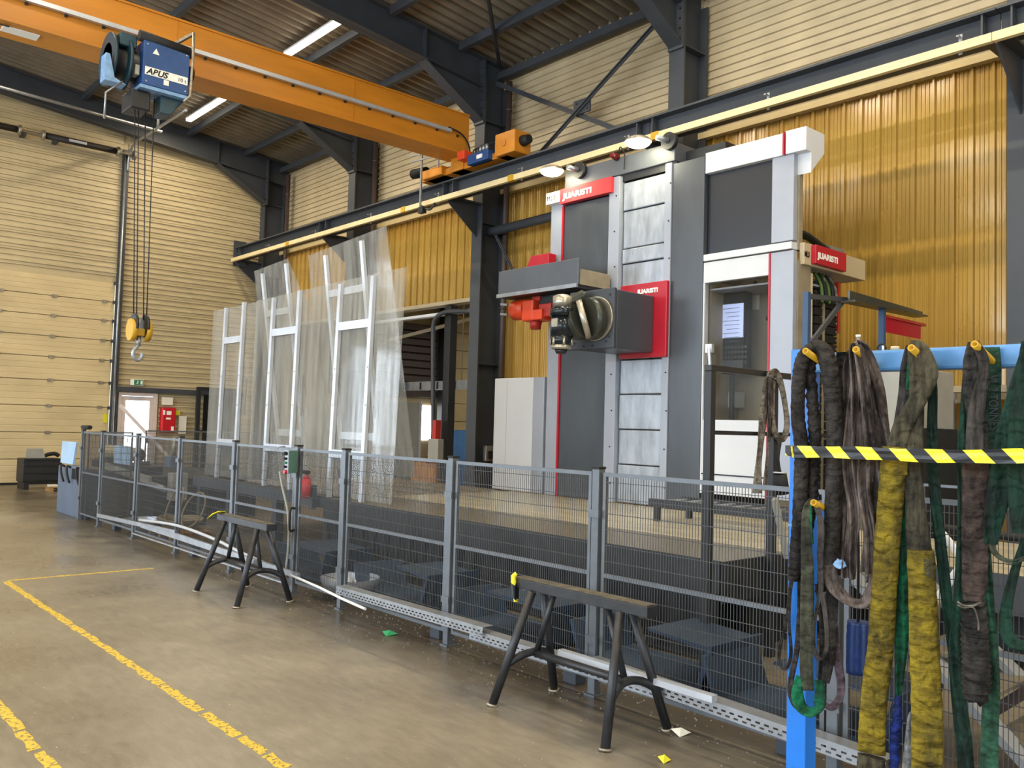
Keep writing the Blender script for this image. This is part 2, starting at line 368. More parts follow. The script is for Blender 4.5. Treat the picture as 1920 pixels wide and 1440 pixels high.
def tag(o, label, cat, group=None, kind=None):
    o['label'] = label; o['category'] = cat
    if group: o['group'] = group
    if kind: o['kind'] = kind
    return o
def thing(name, loc, label, cat, group=None):      # an Empty at the thing's base; parts are built in world coordinates
    o = bpy.data.objects.new(name, None); C.objects.link(o); o.location = loc; o['_o'] = tuple(loc); o.empty_display_size = .1
    return tag(o, label, cat, group)
def struct(name, mb, material, bevel=0):
    o = mb.build(name, material, None, bevel); o['kind'] = 'structure'; return o
def struct_empty(name, loc=(0,0,0)):
    o = bpy.data.objects.new(name, None); C.objects.link(o); o.location = loc; o['_o'] = tuple(loc); o['kind'] = 'structure'; return o
def piece(src, parent, loc, name=None):            # a copy of a piece sharing its mesh
    c = src.copy(); C.objects.link(c); c.parent = parent; c.matrix_parent_inverse = Matrix.Identity(4); c.location = loc; return c
def text(body, size, org, right, upv, material, parent, depth=.004, name='lettering', shear=0, bold=0, sx=1):
    cu = bpy.data.curves.new(name, 'FONT'); cu.body = body; cu.size = size; cu.extrude = depth/2; cu.shear = shear; cu.offset = bold
    t = bpy.data.objects.new('tmp', cu); C.objects.link(t); dg = bpy.context.evaluated_depsgraph_get(); dg.update()
    me = bpy.data.meshes.new_from_object(t.evaluated_get(dg)); bpy.data.objects.remove(t)
    R = Vector(right).normalized(); U = Vector(upv).normalized(); Nn = R.cross(U); O = Vector(org)
    for v in me.vertices: c = v.co.copy(); v.co = O + R*c.x*sx + U*c.y + Nn*c.z
    me.materials.clear(); me.materials.append(M_[material]); me.name = name
    o = bpy.data.objects.new(name, me); C.objects.link(o)
    if parent is not None: o.parent = parent; o.matrix_parent_inverse = Matrix.Translation(-world_origin(parent))
    return o
def world_origin(p):
    return Vector(p.get('_o', (0,0,0)))

# ------------------------------------------------------------------ the hall shell
XW, YE = 11.42, 23.0            # right wall plane, end wall plane
XL, YN = -10.0, -10.0
XR = 0.6                        # ridge line
def roof_z(x): return 8.98 + (XW - x)*.10 if x > XR else 8.98 + (XW-XR)*.10 - (XR-x)*.10

struct('floor', MB().box(-14, 24.5, -14, 27, -.3, 0), 'floor')
# end wall: backing with the gate, the exit door, then trays of cladding
wb = MB()
for (a, b, z0, z1) in ((XL, -7.4, 0, 10.2), (-2.6, 2.3, 0, 10.2), (-7.4, -2.6, 4.4, 10.2), (2.3, 7.0, 5.02, 10.2), (7.0, 7.14, 0, 10.2), (7.14, 8.1, 2.28, 10.2), (8.1, 10.3, 0, 10.2), (10.3, XW+.2, 0, 10.2)):
    wb.box(a, b, YE+.12, YE+.3, z0, z1)
wall_end = struct('wall_end', wb, 'tray_beige')
def tray_h(length, h=.40, d=.05, axis='x', nribs=3):      # horizontal cladding tray: profile (depth, z) swept along its length
    prof = [(0, 0)]; st = h/nribs
    for k in range(nribs):
        z = k*st; prof += [(-d*.35, z+.006), (-d*.35, z+st*.55), (-d, z+st*.62), (-d, z+st*.92), (0 if k == nribs-1 else -d*.35, z+st)]
    prof += [(.01, h), (.01, 0)]
    return prof
def tray_piece(length, axis, material, h=.4):
    prof = tray_h(length, h); mb = MB()
    if axis == 'x': mb.prism([(p, z) for p, z in prof], 'x', 0, length)       # wall facing -Y: depth along y
    else:
        mb.prism([(p, z) for p, z in prof], 'y', 0, length)                    # wall facing -X: depth along x
    return mb
segs = [(-10, -7.4), (-7.4, -2.6), (-2.6, 2.3), (2.3, 6.98), (7.12, 8.9), (8.9, 10.9)]
master = {}
def place_tray(parent, length, axis, material, loc, name='cladding_tray'):
    key = (round(length, 2), axis, material)
    if key not in master:
        o = tray_piece(length, axis, material).build(name, material); master[key] = o
        o.parent = parent; o.location = loc; return o
    return piece(master[key], parent, loc)
for k in range(25):
    z = .0+k*.4
    for (a, b) in segs:
        if a == 2.3 and z < 5.0 or a == -7.4 and z < 4.4: continue
        if a == 7.12:
            if z < 2.2: continue
            a2 = 7.12
        if z > roof_z((a+b)/2)-.1: continue
        if a < 2.0 and z > 6: pass
        place_tray(wall_end, b-a, 'x', 'tray_beige', (a, YE+.11, z))
for k in range(6): place_tray(wall_end, .74, 'x', 'tray_beige', (8.16, YE+.11, .0+k*.4))
for (a, b) in ((2.0, 2.28), ): pass

# right wall: upper trays, yellow vertical sheets, openings below into the next hall
wr = MB()
cols_y = [-1.4, 3.49, 8.42, 13.3, 18.15, 22.98]
wr.box(XW+.05, XW+.2, YN, YE+.3, 6.3, 9.6)
wr.box(XW+.05, XW+.2, YN, -1.4, 0, 6.3)
wr.box(XW+.05, XW+.2, 8.42, 13.3, 0, 6.3)
wr.box(XW+.05, XW+.2, 3.49, 8.42, 2.33, 6.3); wr.box(XW+.05, XW+.2, -1.4, 3.49, 2.33, 6.3)
wr.box(XW+.05, XW+.2, 13.3, 18.15, 4.35, 6.3); wr.box(XW+.05, XW+.2, 18.15, YE+.3, 4.35, 6.3)
wall_right = struct('wall_right', wr, 'tray_beige_pale')
for k in range(8):
    for i in range(-1, 5):
        y0 = cols_y[i] if i >= 0 else -6.3
        place_tray(wall_right, 4.84, 'y', 'tray_beige_pale', (XW+.04, y0+.02, 6.5+k*.4))
def sheet_v(h):                  # vertical ribbed sheet, 1 m wide: profile (y, depth)
    prof = []; p = .25
    for k in range(4):
        y = k*p; prof += [(y, 0), (y+.012, -.04), (y+.04, -.04), (y+.052, 0)]
        for j in range(3):
            yy = y+.085+j*.052; prof += [(yy, 0), (yy+.008, -.012), (yy+.022, -.012), (yy+.03, 0)]
    prof += [(1.0, 0), (1.0, .01), (0, .01)]
    return MB().prism([(d, y) for y, d in prof], 'z', 0, h)
ym = {}
def yellow(y0, z0, h):
    if h not in ym:
        ym[h] = sheet_v(h).build('yellow_sheet', 'yellow_sheet'); o = ym[h]; o.parent = wall_right; o.location = (XW+.03, y0, z0); return
    piece(ym[h], wall_right, (XW+.03, y0, z0))
for i, (a, b) in enumerate(zip(cols_y[:-1], cols_y[1:])):
    z0 = 4.38 if a > 13 else (2.36 if i in (0, 1) else .05)
    n = 5
    for k in range(n):
        if a+k*1.0 > b: continue
        yellow(a+k*.977, z0, round(6.45-z0, 2))
# flashing over the yellow sheets, sill under them
for k, (a, b) in enumerate(zip(cols_y[:-1], cols_y[1:])):
    z0 = 4.3 if a > 13 else 2.28
    MB().box(XW-.1, XW+.05, a, b, 6.40, 6.5).build('flashing', 'rail_cream', wall_right)
    if i != 2: MB().box(XW-.06, XW+.2, a+.1, b-.1, z0, z0+.08).build('sill_rail', 'tray_beige_pale', wall_right)

# left wall with window bays and near wall (seen only in reflections)
wl = MB(); wl.box(XL-.2, XL, YN, YE+.3, 0, 2.0); wl.box(XL-.2, XL, YN, YE+.3, 6.7, 9.6)
for yy in (-10, -3.7, 2.3, 8.3, 14.3, 20.3): wl.box(XL-.2, XL, yy, yy+(.6 if yy < 20 else 3.0), 2.0, 6.7)
struct('wall_left', wl, 'tray_beige')
wn = MB(); wn.box(XL, .2, YN-.2, YN, 0, 10.3); wn.box(5.8, XW+.2, YN-.2, YN, 0, 10.3); wn.box(.2, 5.8, YN-.2, YN, 5.2, 10.3)
struct('wall_near', wn, 'tray_beige')

# ceiling: deck sheets with ribs running down the slope, purlins
cb = MB()
for (xa, xb) in ((XR, XW+.2), (XR, XL-.2)):
    za, zb = roof_z(XR)+.17, roof_z(xb)+.17
    cb.add([(xa,YN-.2,za),(xb,YN-.2,zb),(xb,YE+.3,zb),(xa,YE+.3,za),(xa,YN-.2,za+.1),(xb,YN-.2,zb+.1),(xb,YE+.3,zb+.1),(xa,YE+.3,za+.1)],
           [(0,1,2,3),(4,5,6,7),(0,1,5,4),(1,2,6,5),(2,3,7,6),(3,0,4,7)])
ceiling = struct('ceiling', cb, 'roof_deck')
def deck(sign):
    prof = []; p = .25
    for k in range(4): y = k*p; prof += [(y, .12), (y+.045, 0), (y+.12, 0), (y+.165, .12)]
    prof += [(1.0, .12), (1.0, .14), (0, .14)]
    mb = MB(); n = len(prof); L = (XW-XR) if sign > 0 else (XR-XL)
    vs = [(0, y, z) for y, z in prof] + [(sign*L, y, z - L*.1) for y, z in prof]
    mb.add(vs, [tuple(range(n)), tuple(range(n, 2*n))[::-1]] + [(k, (k+1)%n, n+(k+1)%n, n+k) for k in range(n)])
    return mb
for sg in (1, -1):
    o = None
    for k in range(33):
        loc = (XR, YN+k*1.0, roof_z(XR)+.01)
        if o is None: o = deck(sg).build('roof_sheet', 'roof_deck'); o.parent = ceiling; o.location = loc
        else: piece(o, ceiling, loc)
po = None
for x in (10.1, 8.5, 5.9, 3.3, .9, -1.9, -4.5, -7.1):
    for (ya, yb) in zip([-6.3]+cols_y[:-1], cols_y):
        L = 4.6
        if po is None:
            po = MB().box(-.05, .05, 0, L, -.16, 0).build('purlin', 'steel_dark'); po.parent = ceiling; po.location = (x, ya+.14, roof_z(x)); continue
        piece(po, ceiling, (x, ya+.14, roof_z(x)))

# ------------------------------------------------------------------ steel frame
def h_column(y, label, top=8.55, brace=True):
    t = thing('steel_column', (11.05, y, 0), label, 'column')
    x0, x1 = 10.75, 11.36; w = .15
    MB().box(x0, x0+.03, y-w, y+w, 0, top).build('front_flange', 'steel_dark', t)
    MB().box(x1-.03, x1, y-w, y+w, 0, top).build('rear_flange', 'steel_dark', t)
    MB().box(x0+.03, x1-.03, y-.012, y+.012, 0, top).build('web', 'steel_dark', t)
    for z in (.01, 2.9, 5.7, 7.75):
        MB().box(x0+.03, x1-.03, y-w+.01, y+w-.01, z, z+.02).build('stiffener', 'steel_dark', t)
    MB().box(x0-.08, x1+.02, y-w-.08, y+w+.08, 0, .03).build('base_plate', 'steel_dark', t)
    # bracket that carries the crane runway
    b = MB(); b.prism([(10.75, 6.07), (10.0, 6.07), (10.0, 6.0), (10.75, 5.42)], 'y', y-.012, y+.012); b.box(10.0, 10.75, y-w, y+w, 6.055, 6.085)
    b.build('runway_bracket', 'steel_dark', t)
    return t
names = ['dark grey steel column at the right edge behind the sling rack', 'dark steel column rising above the white machine cabin',
         'dark steel column left of the milling machine behind the crane carriage', 'dark steel column rising behind the tall clear sheets', 'dark steel corner column at the far end wall']
for y, nm in zip(cols_y[1:], names): h_column(y, nm)
def rafter(y, label):
    t = thing('roof_rafter', (11.05, y, 8.4), label, 'beam')
    xe = 10.75; w = .13
    def top(x): return roof_z(x)-.02
    def bot(x): return roof_z(x)-.62
    b = MB()
    for (xa, xb) in ((xe+.6, XR), (XR, XL)):
        za, zb = top(xa), top(xb); ya, yb = bot(xa), bot(xb)
        b.add([(xa,y-w,za),(xb,y-w,zb),(xb,y+w,zb),(xa,y+w,za),(xa,y-w,za-.025),(xb,y-w,zb-.025),(xb,y+w,zb-.025),(xa,y+w,za-.025)], [(0,1,2,3),(4,7,6,5),(0,4,5,1),(1,5,6,2),(2,6,7,3),(3,7,4,0)])
    b.build('top_flange', 'steel_dark', t)
    b = MB()
    for (xa, xb) in ((xe, XR), (XR, XL)):
        za, zb = bot(xa), bot(xb)
        b.add([(xa,y-w,za),(xb,y-w,zb),(xb,y+w,zb),(xa,y+w,za),(xa,y-w,za+.025),(xb,y-w,zb+.025),(xb,y+w,zb+.025),(xa,y+w,za+.025)], [(0,1,2,3),(4,7,6,5),(0,4,5,1),(1,5,6,2),(2,6,7,3),(3,7,4,0)])
    b.build('bottom_flange', 'steel_dark', t)
    b = MB()
    for (xa, xb) in ((xe+.6, XR), (XR, XL)):
        b.prism([(xa, top(xa)), (xb, top(xb)), (xb, bot(xb)), (xa, bot(xa))], 'y', y-.01, y+.01)
    b.build('web', 'steel_dark', t)
    # haunch
    b = MB(); b.prism([(xe, 7.75), (9.3, bot(9.3)), (xe, bot(xe))], 'y', y-.012, y+.012)
    b.build('haunch_web', 'steel_dark', t)
    b = MB(); b.bar((xe, y, 7.74), (9.3, y, bot(9.3)-.01), 2*w, .03, hint=(0, 0, 1)); b.build('haunch_flange', 'steel_dark', t)
    b = MB(); b.box(xe-.04, xe-.005, y-w-.02, y+w+.02, 7.7, top(xe)-.05)
    b.build('end_plate', 'steel_dark', t)
    b = MB()
    for k in range(7):
        for s in (-1, 1): b.cyl((xe-.06, y+s*.09, 7.85+k*.16), (xe-.04, y+s*.09, 7.85+k*.16), .016, n=6)
    b.build('bolt_heads', 'steel_black', t)['kind'] = 'stuff'
    MB().box(9.3-.01, 9.3+.01, y-w+.005, y+w-.005, bot(9.3)+.02, top(9.3)-.02).build('stiffener', 'steel_dark', t)
    MB().box(XR-.01, XR+.01, y-w+.005, y+w-.005, bot(XR)+.02, top(XR)-.02).build('stiffener', 'steel_dark', t)
rn = ['steel roof rafter entering at the top right with its haunch', 'large steel roof rafter meeting the column left of the machine',
      'steel roof rafter passing behind the orange crane girder', 'steel roof rafter along the far end wall']
rafter(8.42, rn[0]); rafter(13.3, rn[1]); rafter(18.15, rn[2]); rafter(22.78, rn[3]); rafter(3.49, 'steel roof rafter above and to the right of the sling rack')
rafter(-1.4, 'steel roof rafter overhead behind the photographer')
# eave tubes between the columns
for k, (a, b) in enumerate(zip(cols_y[:-1], cols_y[1:])):
    t = MB().bar((11.2, a+.02, 8.78), (11.2, b-.02, 8.78), .14, .14)
    o = t.build('eave_strut', 'steel_dark'); tag(o, ['steel eave strut in the bay above the sling rack', 'steel eave strut in the bay above the white cabin', 'steel eave strut above the crossed wind braces', 'steel eave strut in the bay behind the orange girder', 'steel eave strut in the bay next to the end wall'][k], 'beam')
# crossed braces in the bay right of the column
def brace(p, q, lab, w=.09):
    o = MB().bar(p, q, .02, w, hint=(0, 0, 1)); o.bar(p, q, w, .012, hint=(0, 0, 1)); o = o.build('wind_brace', 'steel_dark'); return tag(o, lab, 'brace')
brace((10.9, 12.3, 6.45), (10.9, 8.75, 8.5), 'angled wind brace rising right towards the middle column')
brace((10.98, 13.1, 8.55), (10.98, 8.75, 6.25), 'angled wind brace falling right from the column left of the machine')
p = (9.113,11.164,9)
brace((11.1, 13.15, 8.95), (p[0], p[1], roof_z(p[0])-.25), 'dark roof brace running up from the column left of the machine', .07)
g = MB().box(10.92, 10.955, 10.45, 10.85, 7.3, 7.56)
for s in (-1, 1):
    for z in (7.36, 7.5): g.cyl((10.9, 10.65+s*.13, z), (10.93, 10.65+s*.13, z), .022, n=6)
tag(g.build('gusset_plate', 'steel_dark'), 'bolted gusset plate where the two wind braces cross', 'plate')
o = MB().bar((10.9, 13.1, 8.95), (9.6, 13.25, 10.2), .07, .07) if False else MB().cyl((10.5, 12.2, 8.75), (10.5, 11.9, 9.0), .04)
brace((11.0, 13.1, 5.6), (11.0, 11.9, 3.9), 'small diagonal brace beside the column left of the machine', .06)
tag(MB().cyl((11.0, 13.2, 5.55), (11.0, 8.6, 5.62), .09, n=14).build('strut_tube', 'steel_dark'), 'round steel strut just below the crane runway', 'beam')
# rain pipes in the wall corners of the columns
for y, lab in ((12.95, 'brown rain pipe beside the column left of the machine'), (22.35, 'brown rain pipe in the far corner of the hall'), (17.85, 'brown rain pipe behind the clear sheets')):
    t = thing('rain_pipe', (11.2, y, 0), lab, 'pipe')
    MB().cyl((11.2, y, .02), (11.2, y, 8.6), .06, n=14).build('pipe', 'pipe_brown', t)
    for z in (1.5, 4.0, 6.9, 8.0): MB().cyl((11.2, y, z), (11.2, y, z+.05), .07, n=14).build('pipe_collar', 'pipe_brown', t)

# crane runway: an I-beam in bay lengths, with the cream conductor rail below
rw = thing('crane_runway', (10.1, 13, 6.0), 'long dark steel crane runway beam along the right wall', 'beam')
ys = [-1.4, 3.49, 8.42, 13.3, 18.15, 22.9]
for a, b in zip(ys[:-1], ys[1:]):
    m = MB(); m.box(9.98, 10.3, a+.005, b-.005, 6.38, 6.41); m.box(9.98, 10.3, a+.005, b-.005, 6.09, 6.12); m.box(10.13, 10.15, a+.005, b-.005, 6.12, 6.38)
    m.build('runway_girder', 'steel_dark', rw)
    for z in (a+.15, b-.15): MB().box(10.0, 10.128, z-.01, z+.01, 6.12, 6.38).build('stiffener', 'steel_dark', rw)
MB().box(10.11, 10.17, -1.4, 22.9, 6.412, 6.45).build('crane_rail', 'steel_black', rw)
MB().box(9.95, 10.3, 22.9, 22.95, 5.9, 6.6).build('end_stop', 'steel_dark', rw)
cr = thing('conductor_rail', (9.9, 13, 5.95), 'long cream conductor rail slung under the crane runway', 'rail')
for a, b in zip(ys[:-1], ys[1:]):
    MB().box(9.86, 9.93, a, b-.004, 5.985, 6.085).build('rail_length', 'rail_cream', cr, .006)
yy = -1.0
while yy < 22.8:
    m = MB(); m.box(9.94, 9.955, yy-.02, yy+.02, 5.97, 6.2); m.box(9.86, 10.12, yy-.015, yy+.015, 6.15, 6.165); m.build('hanger', 'galv', cr); yy += 2.42
for yy in (2.9, 8.1, 11.3, 14.6, 19.6): MB().box(9.85, 9.94, yy-.07, yy+.07, 5.98, 6.09).build('rail_joint', 'peg_yellow', cr)

# ------------------------------------------------------------------ overhead crane
gy = 12.72
cg = thing('crane_girder', (10.0, gy, 6.8), 'orange overhead crane girder spanning the hall', 'crane')
x1, x0 = 10.02, -9.3
MB().box(x0, x1, gy, gy+.015, 6.8, 7.52).build('girder_web', 'crane_orange', cg)
MB().box(x0, x1, gy-.02, gy+.57, 7.52, 7.55).build('top_flange', 'crane_orange', cg)
MB().box(x0, x1, gy-.03, gy+.58, 6.77, 6.8).build('bottom_flange', 'crane_orange', cg)
MB().box(x0, x1, gy+.535, gy+.55, 6.8, 7.52).build('rear_web', 'crane_orange', cg)
MB().box(x1-.02, x1, gy+.016, gy+.534, 6.8, 7.52).build('end_cover', 'crane_orange', cg)
for k in range(6): MB().box(-7.5+k*3.0, -7.49+k*3.0, gy-.012, gy, 6.82, 7.5).build('web_seam', 'crane_orange', cg)
fr = MB().box(x0, 9.55, gy-.09, gy-.02, 7.09, 7.15)
fr.build('festoon_rail', 'alu', cg)
f = MB()
for k in range(40):
    f.box(-9+k*.48, -8.96+k*.48, gy-.03, gy, 7.06, 7.10)
f.build('rail_brackets', 'steel_black', cg)['kind'] = 'stuff'
pl = MB().box(2.0, 2.42, gy-.035, gy-.03, 6.82, 7.0)
t = MB().tube(smooth_path([(9.5, gy-.05, 7.18), (9.8, gy-.06, 7.12), (9.98, gy-.06, 6.95), (10.0, gy-.06, 6.7), (9.95, gy-.05, 6.6)]), .015); t.build('power_cable', 'rubber', cg)
nb = MB().box(2.32, 2.75, gy+.14, gy+.34, 6.755, 6.77).build('rating_plate', 'white_label', cg)
m = MB().box(2.08, 2.2, gy+.09, gy+.13, 6.75, 6.755); m.box(2.27, 2.38, gy+.09, gy+.13, 6.75, 6.755); m.build('plate_print', 'ink', nb)
# end carriage on the runway
ec = thing('end_carriage', (10.1, 12.8, 6.45), 'orange crane end carriage with motors riding the runway', 'crane')
MB().box(9.93, 10.27, 11.5, 14.1, 6.5, 6.62).build('carriage_beam', 'crane_orange', ec, .01)
MB().box(9.9, 10.3, 12.72, 13.1, 6.5, 6.765).build('girder_seat', 'crane_orange', ec, .01)
MB().box(9.85, 10.25, 11.22, 11.75, 6.5, 6.9).build('gear_housing', 'crane_orange', ec, .02)
MB().cyl((10.05, 11.22, 6.72), (10.05, 11.05, 6.72), .1, .08).build('buffer', 'rubber', ec)
MB().cyl((9.85, 11.5, 6.7), (9.83, 11.5, 6.7), .06).build('housing_cap', 'crane_orange_pale', ec)
MB().box(9.82, 9.98, 11.9, 12.5, 6.5, 6.68).build('control_box', 'hoist_blue', ec, .01)
MB().box(9.80, 9.82, 12.05, 12.2, 6.55, 6.62).build('box_sticker', 'white_label', ec)
m = MB(); rnd = random.Random(3)
for k in range(7):
    y = 11.9+k*.08; m.tube(smooth_path([(9.88, y, 6.68), (9.9, y+.03, 6.78+rnd.random()*.06), (9.95, y-.1, 6.8), (10.0, y-.15, 6.68)]), .012)
m.build('wiring', 'rubber', ec)['kind'] = 'stuff'
for k in range(3): MB().cyl((9.84, 11.95+k*.09, 6.68), (9.84, 11.95+k*.09, 6.78), .03).build('capacitor', 'galv', ec)
MB().box(9.75, 9.95, 12.5, 12.72, 6.62, 6.78).build('limit_switch', 'tool_orange', ec, .01)
MB().box(9.83, 10.2, 13.3, 13.95, 6.5, 6.68).build('drive_housing', 'crane_orange', ec, .02)
MB().cyl((9.95, 13.95, 6.7), (9.95, 14.4, 6.74), .1).build('drive_motor', 'console_black', ec)
m = MB(); m.bar((9.7, 13.2, 6.92), (9.7, 14.15, 7.0), .02, .03); m.bar((9.7, 13.2, 6.82), (9.7, 14.15, 6.88), .02, .03); m.bar((9.72, 13.8, 5.9), (9.72, 13.8, 7.02), .04, .03); m.bar((9.72, 13.25, 6.6), (9.72, 13.25, 6.95), .03, .02)
m.build('pickup_arm', 'galv', ec)
m = MB(); m.tube(smooth_path([(9.75, 13.8, 5.95), (9.8, 13.6, 5.85), (9.85, 13.5, 5.98)]), .02); m.box(9.7, 9.8, 13.7, 13.85, 5.8, 5.92); m.build('current_collector', 'steel_black', ec)

# hoist trolley
ho = thing('rope_hoist', (4.3, 12.2, 6.3), 'blue electric rope hoist hanging on the orange girder', 'hoist')
yb = 12.0
b0 = (3.822,12,6.753); b1 = (4.451,12,6.179)
MB().box(b0[0], b1[0], yb, yb+.5, b1[2]-.0, (4.424,12,6.756)[2]+.03).build('switch_box', 'hoist_blue', ho, .012)
zt = (4.424,12,6.756)[2]+.03; xa, xb = b0[0], b1[0]; zb_ = b1[2]
ns_ = MB().box(xa+.03, xb-.02, yb-.006, yb, zb_+.14, zb_+.25).build('name_strip', 'white_label', ho)
text('ABUS', .115, (xa+.05, yb-.007, zb_+.155), (1,0,0), (0,0,1), 'ink', ns_, .003, 'maker_lettering', shear=.3, bold=.004)
text('10 t', .075, (xb-.16, yb-.007, zb_+.165), (1,0,0), (0,0,1), 'ink', ns_, .003, 'load_lettering')
MB().box((xa+xb)/2-.03, (xa+xb)/2+.04, yb-.006, yb, zb_+.06, zb_+.13).build('sticker', 'white_label', ho)
MB().prism([(xa+.12, zt-.16), (xa+.21, zt-.16), (xa+.165, zt-.08)], 'y', yb-.006, yb).build('warning_triangle', 'white_label', ho)
m = MB()
for x in (xa+.05, xb-.05):
    for z in (zb_+.05, zt-.05): m.cyl((x, yb-.01, z), (x, yb, z), .012, n=8)
m.build('screw', 'galv', ho)
MB().cyl((xa-.05, yb+.05, zt+.06), (xb+.05, yb+.05, zt+.02), .075, n=16).build('rubber_roll', 'rubber', ho)
MB().box(xa-.02, xb-.02, yb+.0, yb+.45, zb_-.05, zb_-.005).build('tray', 'light_blue', ho)
for (x, r, mt) in ((xa-.16, .36, 'hoist_teal'), (xa-.36, .36, 'hoist_teal')):
    MB().cyl((x, yb+.35, zt-.28), (x+.04, yb+.35, zt-.28), r, n=28).build('drum_flange', mt, ho)
MB().cyl((xa-.36, yb+.35, zt-.28), (xa+.5, yb+.35, zt-.28), .22, n=24).build('rope_drum', 'steel_black', ho)
MB().box(xa-.28, xa-.05, yb+.1, yb+.4, zt-.12, zt+.06).build('drum_motor', 'hoist_teal', ho, .02)
MB().box(xa-.08, xa-.02, yb+.05, yb+.2, zb_+.12, zb_+.26).build('terminal_box', 'grey_panel', ho, .01)
MB().prism([(xa-.47, zb_+.28), (xa-.42, zb_+.28), (xa-.35, zb_-.02), (xa-.2, zb_-.08), (xa-.47, zb_-.08)], 'y', yb-.0, yb+.2).build('side_plate', 'light_blue', ho)
MB().box(xa-.1, xa+.16, yb+.1, yb+.5, zb_-.32, zb_-.06).build('rope_guide', 'steel_black', ho, .02)
MB().prism([(xb-.34, zb_-.06), (xb-.02, zb_-.06), (xb-.2, zb_-.3), (xb-.34, zb_-.3)], 'y', yb+.1, yb+.4).build('gearbox', 'hoist_teal', ho, .01)
MB().cyl((xb+.0, yb+.3, zt-.2), (xb+.14, yb+.3, zt-.2), .13, n=16).build('fan_motor', 'console_black', ho)
MB().tube([(xb+.03, yb-.02, zt+.3), (xb+.03, yb-.02, zt-.1), (xb+.02, yb-.02, zb_+.0), (xb-.06, yb, zb_-.1)], .022).build('guard_tube', 'worn_metal', ho)
MB().bar((xb+.02, yb, zt+.28), (xb-.22, yb+.35, zt+.1), .04, .04).build('festoon_arm', 'worn_metal', ho)
MB().box(xa, xa+.7, 12.55, 13.1, 6.62, 6.76).build('trolley_plate', 'steel_black', ho)
m = MB()
for x in (xa+.05, xa+.55):
    for y in (12.65, 13.08): m.cyl((x, y-.04, 6.84), (x, y+.01, 6.84), .06, n=14)
m.build('trolley_wheel', 'steel_black', ho)
MB().tube([(xa-.25, yb, zb_-.05), (xa-.45, yb, zb_-.25), (xa-.45, yb, zb_-.6)], .014).build('limit_arm', 'galv', ho)
hk = (4.011,12.2,3.002); hx, hz = hk[0], hk[2]
m = MB()
for (dx, x2) in ((-.08, xa-.02), (-.04, xa+.03), (.05, xa+.12), (.09, xa+.24)):
    m.tube([(hx+dx, 12.2, hz+.0), (x2, 12.2, zb_-.1)], .008, n=5)
m.build('wire_rope', 'steel_black', ho)
hb = thing('hook_block', (hx, 12.2, hz-.5), 'yellow and black hook block with steel hook hanging on ropes', 'hook')
for s in (-1, 1):
    m = MB(); m.cyl((hx+s*.06, 12.2, hz-.14), (hx+s*.13, 12.2, hz-.14), .15, n=22); m.build('sheave_cover', 'peg_yellow', hb)
    m = MB(); m.cyl((hx+s*.055, 12.2, hz-.08), (hx+s*.09, 12.2, hz-.08), .16, n=22); m.build('sheave', 'steel_black', hb)
MB().box(hx-.06, hx+.06, 12.14, 12.26, hz-.22, hz-.12).build('crosshead', 'peg_yellow', hb, .01)
m = MB(); m.cyl((hx, 12.2, hz-.22), (hx, 12.2, hz-.36), .03)
m.tube(smooth_path([(hx, 12.2, hz-.34), (hx-.06, 12.2, hz-.42), (hx-.06, 12.2, hz-.5), (hx, 12.2, hz-.55), (hx+.05, 12.2, hz-.5), (hx+.05, 12.2, hz-.45)]), .025, n=10); m.build('hook', 'galv', hb)

# ------------------------------------------------------------------ tube lights
pa, pb = (7.961,16.196,9.12), (8.024,14.135,9.12); T1 = ((pa[0]+pb[0])/2, (pa[1]+pb[1])/2)
pa, pb = (8.05,21.833,9.12), (8.079,19.294,9.12); T2 = ((pa[0]+pb[0])/2, (pa[1]+pb[1])/2)
def tube_light(x, y, lab, L=2.2):
    z = roof_z(x)-.18
    t = thing('tube_light', (x, y, z), lab, 'lamp')
    MB().box(x-.07, x+.07, y-L/2, y+L/2, z+.05, z+.09).build('housing', 'white_paint', t)
    MB().box(x-.06, x+.06, y-L/2+.02, y+L/2-.02, z, z+.049).build('lens', 'tube_lens', t)
    for s in (-1, 1): MB().box(x-.01, x+.01, y+s*L*.35-.01, y+s*L*.35+.01, z+.081, z+.25).build('hanger', 'galv', t)
    a = area('tube_glow', (x, y, z-.02), (0, 0, 0), .1, L, 150, (1.0, .86, .64)); a.parent = t; a.matrix_parent_inverse = Matrix.Translation(-Vector(t['_o'])); return t
tube_light(*T1, 'bright tube light above the orange girder, nearest of the ceiling row')
tube_light(*T2, 'bright tube light below the orange girder')
tube_light(3.2, 18.6, 'tube light at the left edge above the yellow plate')
rc = {}
for (x, y) in ((7.5, 7.2), (7.5, 3.4), (7.5, -.6), (7.5, -5.5), (3.0, 13.8), (3.0, 9.0), (3.0, 4.4), (3.0, -.6), (3.0, -5.5), (-2.2, 18.6), (-2.2, 13.8), (-2.2, 9), (-2.2, 4.4), (-2.2, -.6), (-2.2, -5.5), (-6.6, 16), (-6.6, 10), (-6.6, 4), (-6.6, -2)):
    rn_ = {7.5: 'right', 3.0: 'second', -2.2: 'third', -6.6: 'left'}[x]; rc[rn_] = rc.get(rn_, 0)+1
    tube_light(x, y, ['first', 'second', 'third', 'fourth', 'fifth', 'sixth'][rc[rn_]-1]+' tube light of the '+rn_+' ceiling row, outside the picture')

